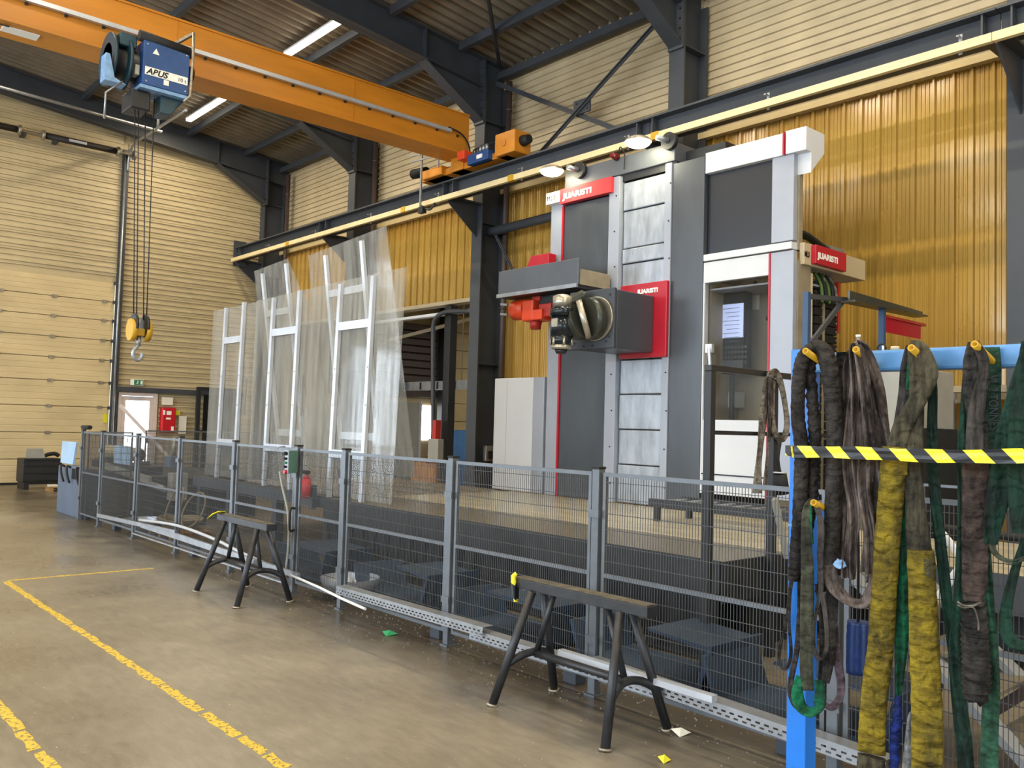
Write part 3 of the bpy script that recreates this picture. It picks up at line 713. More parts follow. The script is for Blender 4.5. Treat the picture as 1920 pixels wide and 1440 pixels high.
# ------------------------------------------------------------------ end wall: gate, tracks, exit door
dz = [0, .6, 1.24, 1.88, 2.5, 3.06, 3.56, 4.06, 4.54, 5.02]
d1 = struct_empty('door_1', (4.65, YE, 0))
hi = None
for k, (a, b) in enumerate(zip(dz[:-1], dz[1:])):
    m = MB(); x0, x1 = 2.32, 6.92
    n = 4; st = (b-a-.012)/n
    prof = [(YE+.1, a+.006)]
    for j in range(n): z = a+.006+j*st; prof += [(YE+.03, z+.004), (YE+.03, z+st*.86), (YE+.036, z+st*.9), (YE+.036, z+st*.96)]
    prof += [(YE+.1, b-.006)]
    m.prism(prof, 'x', x0, x1); p = m.build('door_panel', 'door_beige', d1)
for z in dz[1:-1]:
    for x in (2.9, 4.4, 5.55, 6.7):
        MB().box(x-.06, x+.06, YE-.005, YE+.03, z-.035, z+.035).build('hinge', 'worn_metal', d1)
MB().box(2.31, 6.95, YE+.1, YE+.14, 0, 5.03).build('backing', 'door_beige', d1)
MB().box(2.32, 6.92, YE+.0, YE+.1, 0, .05).build('bottom_seal', 'rubber', d1)
MB().box(6.8, 6.9, YE-.0, YE+.03, 1.5, 1.72).build('sticker', 'yellow_sticker', d1)
tr = thing('door_track', (7.0, YE-.05, 0), 'grey vertical steel track beside the large sectional gate', 'track')
m = MB(); m.box(6.96, 7.1, YE-.05, YE+.08, 0, 8.45); m.build('track_post', 'steel_dark', tr)
m = MB(); m.tube([(7.0, YE-.08, .1), (7.0, YE-.08, 8.3)] , .03, n=8); m.build('track_rail', 'galv', tr)
for z in dz[1:]: MB().box(6.88, 7.02, YE-.06, YE+.0, z-.05, z+.03).build('track_bracket', 'steel_dark', tr)
tr2 = thing('horizontal_track', (7.05, 21, 8.5), 'galvanised gate track curving back under the roof', 'track')
m = MB(); m.tube(smooth_path([(7.05, YE-.1, 7.9), (7.05, YE-.2, 8.3), (7.05, YE-.6, 8.52), (7.05, 21.0, 8.52), (7.05, 19.1, 8.5)]), .035, n=8); m.build('track_rail', 'galv', tr2)
MB().cyl((7.1, 21.0, 8.52), (7.1, 21.0, 9.25), .03).build('hanger', 'galv', tr2)
m = MB(); m.cyl((1.8, 21.0, 8.7), (7.2, 21.0, 8.5), .035); tag(m.build('track_tie', 'galv'), 'galvanised tie bar between the gate tracks', 'bar')
sh = thing('spring_shaft', (4.5, 22.6, 8.35), 'black torsion spring shaft above the gate', 'shaft')
for (a, b, r) in ((1.5, 4.5, .075), (5.1, 6.7, .075)): MB().cyl((a, YE-.25, 8.3), (b, YE-.25, 8.3), r, n=14).build('spring', 'pipe_black', sh)
MB().cyl((1.5, YE-.25, 8.3), (7.2, YE-.25, 8.3), .035).build('shaft', 'worn_metal', sh)
for x in (4.55, 5.05, 6.75, 7.15): MB().cyl((x-.03, YE-.25, 8.3), (x+.03, YE-.25, 8.3), .12, n=16).build('drum', 'worn_metal', sh)
MB().box(5.6, 6.0, YE-.34, YE-.32, 8.27, 8.33).build('plate', 'alu', sh)
for x in (4.6, 5.3): MB().box(x, x+.1, YE-.25, YE+.02, 8.2, 8.3).build('bracket', 'steel_dark', sh)

d2 = struct_empty('door_2', (7.62, YE, 0))
fm = MB()
for (a, b, z0, z1) in ((7.14, 7.22, 0, 2.28), (8.03, 8.11, 0, 2.28), (7.22, 8.03, 2.2, 2.28)): fm.box(a, b, YE+.0, YE+.14, z0, z1)
fm.build('door_frame', 'frame_pinkish', d2)
fm = MB()
for (a, b, z0, z1) in ((7.23, 7.33, .02, 2.19), (7.92, 8.02, .02, 2.19), (7.33, 7.92, 2.08, 2.19), (7.33, 7.92, .02, .3)): fm.box(a, b, YE+.03, YE+.1, z0, z1)
dl = fm.build('door_leaf', 'frame_pinkish', d2)
MB().box(7.33, 7.92, YE+.06, YE+.075, .3, 2.08).build('door_pane', 'daylight_pane', dl)
MB().box(7.86, 7.9, YE-.03, YE+.03, 1.0, 1.15).build('door_handle', 'steel_black', dl)
MB().box(7.4, 7.7, YE-.0, YE+.04, 2.12, 2.17).build('door_closer', 'alu', dl)
tag(MB().box(7.1, 10.4, YE-.06, YE+.05, 2.3, 2.42).build('door_lintel', 'steel_dark'), 'dark steel lintel rail above the exit door', 'beam')
ex = thing('exit_sign', (7.56, YE-.04, 2.48), 'small white and green emergency exit sign above the door', 'sign')
MB().box(7.4, 7.72, YE-.05, YE+.0, 2.47, 2.62).build('sign_case', 'white_label', ex)
sf = MB().box(7.48, 7.71, YE-.055, YE-.05, 2.48, 2.61).build('sign_face', 'exit_green', ex)
m = MB(); m.box(7.64, 7.69, YE-.06, YE-.055, 2.5, 2.59)          # doorway
m.cyl((7.57, YE-.06, 2.585), (7.57, YE-.055, 2.585), .012, n=8); m.bar((7.57, YE-.058, 2.57), (7.56, YE-.058, 2.535), .004, .018, hint=(1,0,0))
m.bar((7.56, YE-.058, 2.535), (7.53, YE-.058, 2.505), .004, .01, hint=(1,0,0)); m.bar((7.56, YE-.058, 2.535), (7.585, YE-.058, 2.5), .004, .01, hint=(1,0,0)); m.bar((7.57, YE-.058, 2.565), (7.6, YE-.058, 2.55), .004, .01, hint=(1,0,0))
m.build('running_figure', 'white_label', sf)
rb = thing('fire_hose_cabinet', (8.38, YE-.1, 1.28), 'red fire cabinet with white stickers beside the exit door', 'cabinet')
MB().box(8.2, 8.55, YE-.12, YE+.05, 1.28, 1.93).build('cabinet_body', 'red_box', rb, .01)
cd_ = MB().box(8.22, 8.53, YE-.135, YE-.12, 1.3, 1.91).build('cabinet_door', 'red_box', rb, .006)
for (a, b, z0, z1) in ((8.31, 8.43, 1.74, 1.84), (8.3, 8.42, 1.62, 1.67), (8.44, 8.51, 1.32, 1.44), (8.22, 8.27, 1.74, 1.86)): MB().box(a, b, YE-.14, YE-.135, z0, z1).build('sticker', 'white_label', cd_)
tag(MB().box(8.58, 8.7, YE-.02, YE+.03, 1.74, 1.86).build('yellow_notice', 'yellow_sticker'), 'small yellow notice right of the red cabinet', 'notice')
tag(MB().box(8.68, 8.88, YE-.02, YE+.03, 1.25, 1.72).build('paper_notice', 'paper'), 'pale paper notice below the yellow one', 'notice')
tag(MB().box(8.22, 8.5, YE-.02, YE+.03, 2.0, 2.2).build('paper_notice', 'paper'), 'pale paper notice above the red cabinet', 'notice')
cbd = MB(); 
lk = thing('black_rack', (9.6, YE-.5, 0), 'tall black steel frame right of the exit door', 'rack')
MB().box(8.95, 9.05, YE-.5, YE-.4, 0, 2.5).build('upright', 'steel_black', lk); MB().box(9.9, 10.0, YE-.5, YE-.4, 0, 2.5).build('upright', 'steel_black', lk)
MB().box(9.05, 9.9, YE-.5, YE-.4, 2.4, 2.5).build('crossbar', 'steel_black', lk); MB().box(9.05, 9.9, YE-.5, YE-.4, 1.3, 1.36).build('crossbar', 'steel_black', lk)
MB().box(9.2, 9.9, YE-.38, YE-.3, 0.0, 2.3).build('back_board', 'console_black', lk)
MB().box(9.3, 9.62, YE-.42, YE-.385, .5, 1.1).build('grey_sheet', 'grey_panel', lk)
o = MB().bar((7.1, 22.75, 1.95), (8.75, 22.0, 0.03), .08, .08)
tag(o.build('leaning_pole', 'frame_pinkish'), 'pale pole leaning in front of the exit door', 'pole')

# things on the floor at the far left
bn = thing('steel_bin', (5.2, 21.8, .15), 'black ribbed steel box in front of the gate', 'box')
MB().box(4.72, 5.5, 21.4, 22.0, .16, .68).build('body', 'plate_dark', bn, .01)
for z in (.2, .36, .52, .65): MB().box(4.73, 5.49, 21.375, 21.4, z, z+.035).build('rib', 'steel_black', bn)
for x in (4.75, 5.38): MB().box(x, x+.1, 21.4, 22.0, 0, .16).build('skid', 'steel_black', bn)
tr_ = MB().prism([(4.8, .69), (5.2, .69), (5.14, .9), (4.82, .9)], 'y', 21.6, 21.63)
tag(tr_.build('grey_screen', 'grey_panel'), 'small grey screen standing on the black steel box', 'panel')
tag(MB().tube(smooth_path([(5.2, 21.7, .73), (5.3, 21.7, .77), (5.42, 21.7, .78), (5.5, 21.7, .73)]), .045).build('black_bag', 'rubber'), 'black bundle lying on the steel box', 'bundle')
pt = thing('pallet', (5.35, 20.9, 0), 'small wooden pallet on the floor before the steel box', 'pallet')
for x in (5.15, 5.37, 5.6): MB().box(x-.04, x+.04, 20.75, 21.1, 0, .08).build('bearer', 'plank', pt)
for y in (20.78, 20.92, 21.06): MB().box(5.1, 5.65, y-.04, y+.04, .081, .1).build('plank', 'plank', pt)
for k, x in enumerate((5.2, 5.45)): tag(MB().box(x-.08, x+.1, 20.85, 21.0, .101, .14).build('wrapped_parcel', 'paper'), ['white wrapped parcel on the left of the small pallet', 'white wrapped parcel on the right of the small pallet'][k], 'parcel')

# ------------------------------------------------------------------ the next hall behind the right wall
nh = MB(); nh.box(XW+.2, 20.3, 23.3, 23.5, 0, 7.4); struct('wall_beyond_end', nh, 'tray_beige')
nh = MB()
for (a, b, z0, z1) in ((-2.2, 7.85, 0, 7.4), (8.55, 23.3, 0, 7.4), (7.85, 8.55, 2.75, 7.4), (7.85, 8.55, 0, 1.3)): nh.box(20.0, 20.2, a, b, z0, z1)
wbr = struct('wall_beyond_right', nh, 'tray_beige_pale')
for k in range(17): place_tray(wbr, 4.84, 'y', 'tray_beige_pale', (19.99, 2.9, k*.4)) if not 3 <= k <= 6 else None
nh = MB().box(XW+.2, 20.2, -2.4, -2.2, 0, 7.4); struct('wall_beyond_near', nh, 'tray_beige')
nh = MB().box(XW+.2, 20.2, -2.4, 23.5, 7.4, 7.6); struct('ceiling_beyond', nh, 'roof_deck')
w1 = struct_empty('window_1', (20, 8.2, 2.0))
MB().box(20.08, 20.1, 7.85, 8.55, 1.3, 2.75).build('window_pane', 'daylight_pane', w1)
m = MB()
for (a, b, z0, z1) in ((7.8, 7.86, 1.25, 2.8), (8.54, 8.6, 1.25, 2.8), (7.86, 8.54, 2.74, 2.8), (7.86, 8.54, 1.25, 1.31)): m.box(19.96, 20.0, a, b, z0, z1)
m.build('window_frame', 'alu', w1)
# seen through the high opening: dark shutter, column, sectional gate with hinges, bright slot, grey booth
t = thing('roller_shutter', (15.2, 23.2, 2.4), 'dark ribbed shutter seen through the high wall opening', 'shutter')
for k in range(10): MB().prism([(23.2, 2.55+k*.24), (23.12, 2.57+k*.24), (23.12, 2.75+k*.24), (23.2, 2.78+k*.24)], 'x', 13.2, 17.2).build('slat', 'pipe_brown', t)
tag(MB().box(17.22, 17.6, 22.7, 23.1, 0, 7.3).build('steel_post', 'steel_black'), 'black post seen through the wall opening beside the shutter', 'post')
t = thing('far_gate', (18.8, 23.2, 0), 'beige sectional gate in the next hall', 'gate')
for k in range(9):
    MB().box(17.65, 19.9, 23.12, 23.2, k*.6+.008, k*.6+.592).build('gate_panel', 'door_beige', t, .01)
for k in range(1, 9): MB().box(17.68, 17.78, 23.08, 23.12, k*.6-.04, k*.6+.04).build('hinge', 'white_paint', t)
t = thing('grey_booth', (14.9, 22.4, 0), 'pale grey sheet booth seen through the wall opening', 'booth')
bx1 = (15.991,22.3,1.602)[0]
MB().box(13.2, bx1-.06, 22.3, 22.36, .95, 2.35).build('upper_panel', 'grey_panel', t); MB().box(13.2, bx1-.06, 22.3, 22.36, 0, .94).build('lower_panel', 'grey_panel', t)
MB().box(bx1-.05, bx1, 22.24, 22.3, 0, 2.4).build('edge_post', 'alu', t)
q = [(16.708,23.25,2.298), (17.121,23.25,1.167)]
MB().box(q[0][0], q[1][0], 23.27, 23.29, q[1][2], q[0][2]).build('window_pane', 'daylight_pane', struct_empty('window_2', (16.7, 23.2, 1)))
t = thing('cable_tray', (13, 15, 2.6), 'galvanised cable tray crossing the high wall opening', 'tray')
MB().box(12.6, 12.63, 10, 20.8, 2.52, 2.74).build('side_rail', 'galv', t)
for yy in (12.2, 16.0, 19.8): MB().cyl((12.615, yy, 2.741), (12.615, yy, 7.4), .01, n=6).build('hanger', 'galv', t)
for k in range(12): MB().box(12.57, 12.6, 12.0+k*.7, 12.02+k*.7, 2.54, 2.72).build('splice', 'steel_black', t)
MB().box(12.4, 12.55, 18.3, 18.7, 2.45, 2.75).build('junction_box', 'steel_black', t)
lbm = MB().bar((13.5, 20.5, 4.0), (13.5, 14.0, 4.6), .06, .08)
for (yy, zz) in ((20.3, 4.06), (14.2, 4.62)): lbm.cyl((13.5, yy, zz), (13.5, yy, 7.4), .008, n=5)
tag(lbm.build('light_batten', 'tray_beige_pale'), 'thin cream batten crossing the opening', 'batten')
# sectional gate track in the opening
t = thing('gate_track', (11.7, 16.9, 0), 'silver gate track curving over the high wall opening', 'track')
MB().tube(smooth_path([(11.3,15.247,0.97), (11.3,15.308,2.105), (11.3,15.385,3.511), (11.3,15.386,3.888), (11.3,15.22,4.064), (11.3,14.841,4.127), (11.3,14.054,4.064)]), .05, n=10).build('track_rail', 'steel_dark', t)
q = (11.25,15.046,3.488); MB().box(11.42, 11.6, q[1]-.12, q[1]+.1, 0, 4.28).build('track_post', 'steel_black', t)
q = (11.2,15.049,1.585); MB().box(11.15, 11.3, q[1]-.06, q[1]+.06, q[2]-.3, q[2]+.2).build('red_operator', 'tool_red', t, .01)
q = (11.1,14.928,1.132); MB().box(11.05, 11.2, q[1]-.18, q[1]+.18, q[2]-.2, q[2]+.25).build('switch_cabinet', 'grey_panel', t, .01)
tag(MB().box(11.44, 11.6, 13.5, 18.0, 4.1, 4.16).build('lintel_rail', 'white_paint'), 'white rail under the yellow sheets over the opening', 'rail')
q = [(13,16.752,1.569), (13,16.275,1.58)]
tag(MB().box(13.0, 13.5, q[1][1], q[0][1], 0, q[0][2]).build('blue_machine', 'blue_machine', None, .02), 'blue machine housing standing in the next hall', 'machine')
t = thing('cardboard_box', (12.7, 17.2, 0), 'open cardboard box in the next hall', 'box')
MB().box(12.4, 13.0, 16.6, 17.6, .0, .75).build('box_body', 'cardboard', t); MB().bar((12.4, 16.6, .77), (12.1, 16.2, .98), .5, .01).build('flap', 'cardboard', t)
# seen past the slings: grey door frame, ochre boards
t = thing('ochre_door', (13.5, 5.4, 0), 'ochre door leaf between pale frames in the next hall', 'door')
q = (14,5.457,1.475); q2 = (14,5.149,1.488); q3 = (14,5.647,1.467)
MB().box(14.0, 14.06, q2[1], q[1], 0, 2.25).build('leaf', 'ochre_board', t); MB().box(13.98, 14.08, q[1]+.01, q3[1], 0, 2.3).build('frame', 'alu', t)
MB().box(13.9, 14.6, q2[1]-1.6, q2[1]-.02, 0, 2.3).build('board', 'ochre_board', t)

# ------------------------------------------------------------------ platform of the machine
pf = thing('machine_platform', (7, 8, 0), 'long raised machine bed with worn metal grating and dark skirt', 'platform')
MB().box(5.42, 6.35, 3.75, 9.5, .70, .75).build('grating_walkway', 'grating', pf)
for k in range(5): MB().box(6.36+k*.43, 6.36+k*.43+.41, 3.2, 9.5, .70, .752).build('bed_cover', 'table_wood', pf, .004)
MB().box(5.4, 5.42, 3.75, 9.5, .52, .756).build('edge_beam', 'plate_dark', pf)
MB().box(5.42, 8.9, 3.73, 3.75, .45, .752).build('edge_beam', 'plate_dark', pf)
MB().box(5.46, 5.66, 9.5, 13.75, .62, .76).build('front_beam', 'steel_dark', pf)
MB().box(5.68, 8.9, 9.5, 13.2, .64, .7).build('rear_deck', 'plate_dark', pf)
for k in range(5):
    MB().box(6.0+k*.55, 6.4+k*.55, 9.51, 13.0, .701, .74).build('slide_rail', 'worn_metal', pf, .01)
for y in (9.6, 11.0, 12.5, 13.6): MB().box(5.5, 5.62, y-.06, y+.06, 0, .62).build('leg', 'steel_dark', pf)
MB().box(6.0, 8.9, 3.9, 9.4, 0, .69).build('bed_block', 'plate_dark', pf)
m = MB()
for k in range(188): m.box(5.395, 5.4, 3.8+k*.03, 3.808+k*.03, .05, .5)
m.build('skirt_slats', 'steel_black', pf)['kind'] = 'stuff'
MB().box(5.41, 5.43, 3.78, 9.5, .02, .52).build('skirt_sheet', 'plate_dark', pf)
# blue chip pans between fence and bed
for k, (y, x, s, lab) in enumerate(((8.6, 4.85, 1, 'farthest blue chip pan behind the mesh fence'), (6.9, 4.9, -1, 'blue chip pan behind the fence left of the tall post'), (5.3, 4.85, 1, 'blue chip pan behind the fence near the front trestle'), (3.9, 4.9, -1, 'blue chip pan behind the front trestle'), (2.7, 4.85, 1, 'blue chip pan behind the fence beside the sling rack'))):
    t = thing('chip_pan', (x, y, 0), lab, 'pan')
    MB().prism([(y-.55, .03), (y+.5, .03), (y+.6, .3), (y+.57, .3), (y+.48, .06), (y-.52, .06), (y-.62, .36), (y-.65, .36)], 'x', x-.28, x+.3).build('pan_body', 'pan_blue', t)
    MB().prism([(y-.6, .34), (y+.1*s, .37), (y+.12*s, .35), (y-.6, .31)], 'x', x-.25, x+.28).build('pan_flap', 'pan_blue', t)

# ------------------------------------------------------------------ the boring machine
mc = thing('milling_machine', (9.2, 7.5, .75), 'tall grey column milling machine with red sign and red ram plate', 'machine')
XM = 8.5; Z0 = .755
MB().box(XM+.12, 9.9, 6.2, 8.84, Z0, 4.86).build('column_core', 'steel_dark', mc)
MB().box(XM, XM+.1, 8.6, 8.84, Z0, 4.86).build('corner_cover', 'machine_light', mc, .008)
MB().box(XM+.1, 9.9, 8.84, 8.86, Z0, 4.86).build('side_cover', 'machine_light', mc)
MB().box(XM-.02, XM+.06, 8.57, 8.6, Z0, 4.8).build('red_trim', 'machine_red', mc)
MB().box(XM, XM+.1, 7.7, 8.57, Z0, 4.8).build('column_cover', 'machine_dark', mc, .008)
MB().box(XM-.04, XM+.1, 7.52, 7.7, Z0, 5.02).build('guide_strip', 'machine_light', mc, .006)
MB().box(XM-.04, XM+.1, 6.67, 6.77, Z0, 5.02).build('guide_strip', 'machine_light', mc, .006)
MB().box(XM-.02, XM+.1, 6.19, 6.67, Z0, 5.0).build('column_cover', 'machine_dark', mc, .008)
zs = [(4.93, 4.55), (4.55, 4.05), (4.05, 3.85), (3.85, 3.52), (3.52, 2.6), (2.6, 2.15), (2.15, 1.7), (1.7, 1.25), (1.25, Z0)]
for k, (a, b) in enumerate(zs): MB().box(XM+.02+.012*(k % 2), XM+.09, 6.79, 7.5, b+.006, a-.006).build('telescopic_shield', 'shield', mc, .012)
MB().box(XM, XM+.02, 6.77, 6.79, Z0, 4.95).build('dark_gap', 'steel_black', mc)
m = MB()
for y in (7.61, 6.72):
    for k in range(9): m.cyl((XM-.05, y-.04+.02*(k % 2), 1.0+k*.47), (XM-.04, y-.04+.02*(k % 2), 1.0+k*.47), .01, n=6)
m.build('screws', 'steel_black', mc)['kind'] = 'stuff'
MB().box(XM-.02, 9.6, 6.64, 8.56, 5.04, 5.28).build('header_box', 'machine_header', mc, .01)
MB().box(XM+.2, 9.95, 6.05, 6.63, 4.86, 5.2).build('header_box', 'plate_dark', mc)
MB().box(XM+.02, XM+.12, 6.64, 8.56, 4.95, 5.04).build('header_lip', 'steel_black', mc)
sg = MB().box(XM-.1, XM-.001, 7.62, 8.57, 4.81, 5.02).build('name_sign', 'sign_red', mc, .006)
text('JUARISTI', .105, (XM-.103, 8.50, 4.87), (0,-1,0), (0,0,1), 'white_label', sg, .004, 'sign_lettering', bold=.005, sx=1.35)
ng = MB().box(XM-.1, XM-.001, 8.58, 8.85, 4.85, 5.01).build('number_sign', 'white_label', mc, .004)
text('ML3', .1, (XM-.103, 8.83, 4.895), (0,-1,0), (0,0,1), 'ink', ng, .003, 'number_lettering', sx=.95)
# side wall toward the camera below the header is closed by the cabin; floodlights on the header
def flood(y, z, lab):
    t = thing('floodlight', (XM-.2, y, z), lab, 'lamp')
    MB().cyl((XM-.02-.001, y-.14, z), (XM-.09, y-.14, z), .11, n=20).build('mounting_disc', 'steel_black', t)
    MB().cyl((XM-.09, y-.14, z), (XM-.24, y-.08, z+.02), .035).build('arm', 'galv', t)
    m = MB()
    for i in range(5):
        a0 = i/5*PI/2; a1 = (i+1)/5*PI/2
        m.cyl((XM-.3, y+.16, z-.0+.075*math.sin(a0)), (XM-.3, y+.16, z+.075*math.sin(a1)), .17*math.cos(a0), max(.01, .17*math.cos(a1)), n=20, cap=False)
    m.build('housing', 'worn_metal', t)
    m = MB()
    for i in range(4):
        a0 = i/4*PI/2; a1 = (i+1)/4*PI/2
        m.cyl((XM-.3, y+.16, z-.07*math.sin(a0)), (XM-.3, y+.16, z-.07*math.sin(a1)), .16*math.cos(a0), max(.008, .16*math.cos(a1)), n=20, cap=(i==0))
    m.build('glowing_lens', 'lamp_lens', t)
    d = bpy.data.lights.new('flood_glow', 'POINT'); d.energy = 7; d.color = (1, .95, .72); d.shadow_soft_size = .15
    o = bpy.data.objects.new('flood_glow', d); C.objects.link(o); o.parent = t; o.location = (-.1, .16, -.2)
    return t
q = (8.3,8.478,5.232); flood(q[1]-.1, q[2], 'glowing floodlight at the left end of the machine header')
q = (8.3,6.939,5.285); flood(q[1]-.1, q[2], 'glowing floodlight above the shield near the cabin')
t = thing('beacon', (XM-.1, 7.6, 5.1), 'dark red signal beacon between the two floodlights', 'lamp')
q = (8.4,7.588,5.286); MB().cyl((XM-.03, q[1], q[2]), (XM-.14, q[1], q[2]), .055, .03).build('dome', 'beacon_red', t)
MB().tube(smooth_path([(XM-.05, q[1]-.05, q[2]+.03), (XM-.08, q[1]-.1, q[2]+.1), (XM-.05, q[1]-.15, q[2]), (XM-.05, q[1]-.15, q[2]-.2)]), .008, n=6).build('cable', 'rubber', t)
# red plate and ram
rp = MB().box(XM-.1, XM-.05, 6.66, 7.41, 2.6, 3.54).build('ram_plate', 'machine_red', mc, .008)
text('JUARISTI', .075, (XM-.105, 7.12, 3.41), (0,-1,0), (0,0,1), 'white_label', rp, .004, 'plate_lettering', bold=.0035, sx=1.15)
XR0 = 7.72
MB().box(XR0, XM-.101, 6.86, 7.5, 2.66, 3.36).build('ram', 'machine_dark', mc, .012)
MB().box(XR0-.05, XR0-.001, 6.86, 7.6, 2.66, 3.38).build('ram_face', 'steel_dark', mc, .01)
m = MB()
for (y, z) in ((6.93, 3.3), (6.98, 3.2), (6.92, 3.14), (6.93, 2.8), (6.98, 2.74), (7.35, 2.7), (7.5, 2.74), (7.2, 2.7)): m.cyl((XR0-.06, y, z), (XR0-.051, y, z), .014, n=8)
m.build('bolt_holes', 'steel_black', mc)['kind'] = 'stuff'
# universal head
hd = 'head_olive'
cy, cz = 7.13, 3.02
MB().cyl((XR0-.051, cy, cz), (XR0-.09, cy, cz), .27, n=36).build('swivel_ring', 'head_silver', mc)
MB().cyl((XR0-.09, cy, cz), (XR0-.2, cy+.03, cz-.01), .255, .25, n=36).build('head_body', hd, mc)
MB().cyl((XR0-.19, cy+.04, cz-.01), (XR0-.235, cy+.09, cz-.03), .25, .24, n=36).build('swivel_ring', 'head_silver', mc)
m = MB(); pts = smooth_path([(XR0-.22, cy+.08, cz-.03), (XR0-.23, cy+.16, cz-.06), (XR0-.25, cy+.26, cz-.08), (XR0-.3, cy+.33, cz-.06)]); m.tube(pts, .2, n=28, rs=lerp_list([.225, .21, .17, .1], len(pts))); m.build('head_elbow', hd, mc)
m = MB().bar((XR0-.1, cy+.12, cz+.27), (XR0-.26, cy+.27, cz+.14), .2, .17, hint=(0, 1, 0)); m.build('gear_cover', hd, mc, .03)
sxh, syh = XR0-.41, cy+.24
prof = [(.0, .10), (.04, .105), (.06, .12), (.1, .125), (.16, .135), (.3, .13), (.42, .13), (.46, .15), (.5, .15), (.54, .11), (.56, .12), (.6, .12)]
zb0 = (7.481,7.45,2.633)[2]
parts = [('spindle_nose', 'head_silver', 0, .05, .115, .125), ('head_housing', 'head_dark', .05, .16, .125, .135), ('head_housing', 'head_dark', .16, .4, .135, .125), ('head_collar', 'head_dark', .4, .5, .145, .14), ('head_cap', 'head_silver', .505, .64, .115, .115)]
for nme, mt, z0, z1, r0, r1 in parts: MB().cyl((sxh, syh, zb0+z0), (sxh, syh, zb0+z1-.001), r0, r1, n=32).build(nme, mt, mc)
MB().cyl((sxh, syh, zb0-.05), (sxh, syh, zb0), .06, .08, n=20).build('spindle', 'steel_black', mc)
MB().cyl((sxh, syh, zb0+.64), (sxh, syh, zb0+.66), .10, .07, n=28).build('head_cap', 'head_silver', mc)
MB().box(sxh-.135, sxh-.12, syh-.06, syh+.04, zb0+.26, zb0+.36).build('type_plate', 'head_silver', mc)
m = MB()
for k in range(6):
    a = k*PI/3; m.cyl((sxh+.13*math.cos(a), syh+.13*math.sin(a), zb0+.05), (sxh+.125*math.cos(a), syh+.125*math.sin(a), zb0+.13), .016, n=8)
m.build('nozzles', 'head_silver', mc)['kind'] = 'stuff'
# tool tray in front of the column
tt = thing('tool_guard_tray', (7.9, 8.6, 3.5), 'dark steel guard tray jutting out left of the spindle head', 'tray')
xt = 7.8
a = (7.8,9.137,3.855); b = (7.8,7.592,3.845); c = (7.8,7.561,3.49)
MB().box(xt, xt+.04, b[1], a[1], c[2]+.02, b[2]).build('front_plate', 'machine_header', tt, .01)
MB().box(xt, xt+.62, b[1]+.02, a[1]-.02, c[2]-.02, c[2]+.02).build('bottom_plate', 'steel_black', tt)
MB().box(xt-.03, xt+.0, b[1], a[1], c[2]-.02, c[2]+.03).build('lip', 'galv', tt)
MB().box(xt+.041, xt+.6, b[1], b[1]+.04, c[2]+.02, c[2]+.22).build('end_plate', 'beige_inner', tt, .006)
MB().box(xt+.3, XM-.001, b[1]+.05, b[1]+.35, c[2]+.03, c[2]+.18).build('bracket', 'head_olive', tt, .01)
MB().box(xt+.22, xt+.5, a[1]-1.1, a[1]-.6, c[2]-.2, c[2]-.021).build('motor_block', 'steel_black', tt)
tc_ = thing('tool_changer', (7.95, 8.7, 3.1), 'orange and red tool changer hanging under the guard tray', 'tool changer')
def bx(px0, py0, px1, py1, X, d, nme, mt, par, bev=.01):
    p, q = bp(px0, py0, X), bp(px1, py1, X)
    return MB().box(X, X+d, p[0], q[0], p[1], q[1]).build(nme, mt, par, bev)
p = [(7.9,9.04,3.424), (7.9,8.777,3.21)]; MB().cyl((8.05, p[0][1], (p[0][2]+p[1][2])/2), (8.05, p[1][1], (p[0][2]+p[1][2])/2), .14, n=20).build('gripper_drum', 'tool_orange', tc_)
p = [(7.9,8.786,3.423), (7.9,8.56,3.135)]; MB().box(7.93, 8.2, p[0][1], p[1][1], p[1][2], p[0][2]).build('arm_block', 'tool_orange', tc_, .02)
p = [(7.9,8.566,3.28), (7.9,8.383,3.137)]; MB().box(7.93, 8.2, p[0][1], p[1][1], p[1][2], p[0][2]).build('arm', 'tool_orange', tc_, .01)
p = [(7.95,8.485,3.352), (7.95,8.252,3.175)]; MB().box(7.97, 8.2, p[0][1], p[1][1], p[1][2], p[0][2]).build('arm_mount', 'tool_red', tc_, .01)
p = [(7.95,8.668,3.148), (7.95,8.516,3.065)]; MB().cyl((8.05, p[0][1]-.05, p[0][2]+.02), (8.05, p[0][1]-.05, p[1][2]-.04), .09, .07, n=16).build('gear_motor', 'tool_red', tc_)
p = [(7.9,9.198,3.408), (7.9,9.196,3.347)]; 
m = MB(); m.bar((8.02, p[0][1]-.02, p[0][2]), (8.02, p[0][1]+.12, p[0][2]+.02), .03, .03); m.bar((8.02, p[0][1]-.02, p[0][2]-.14), (8.02, p[0][1]+.12, p[0][2]-.12), .03, .03); m.build('gripper_finger', 'galv', tc_)
MB().box(8.0, 8.1, p[0][1]-.7, p[0][1]-.55, p[0][2], c[2]-.021).build('hanger', 'tool_red', tc_)
p = [(8.3,9.143,4.126), (8.3,8.662,3.915)]
tag(MB().prism([(p[0][1], p[1][2]-.05), (p[0][1], p[1][2]+.03), (p[0][1]-.12, p[0][2]), (p[1][1], p[0][2]), (p[1][1], p[1][2]-.05)], 'x', 8.3, 8.45).build('red_cover', 'machine_red', None, .01), 'red cover showing above the guard tray', 'cover')

# white cabinet at the left foot of the machine
wc = thing('white_cabinet', (9.0, 9.4, .75), 'white machine cabinet standing left of the milling column', 'cabinet')
MB().box(XM, 9.6, 9.12, 9.97, .76, 2.41).build('cabinet_body', 'machine_white', wc, .01)
MB().box(XM, 9.6, 8.89, 9.115, .76, 2.41).build('side_module', 'machine_light', wc, .008)
MB().box(XM-.003, XM, 9.68, 9.683, .8, 2.38).build('door_seam', 'machine_light', wc)

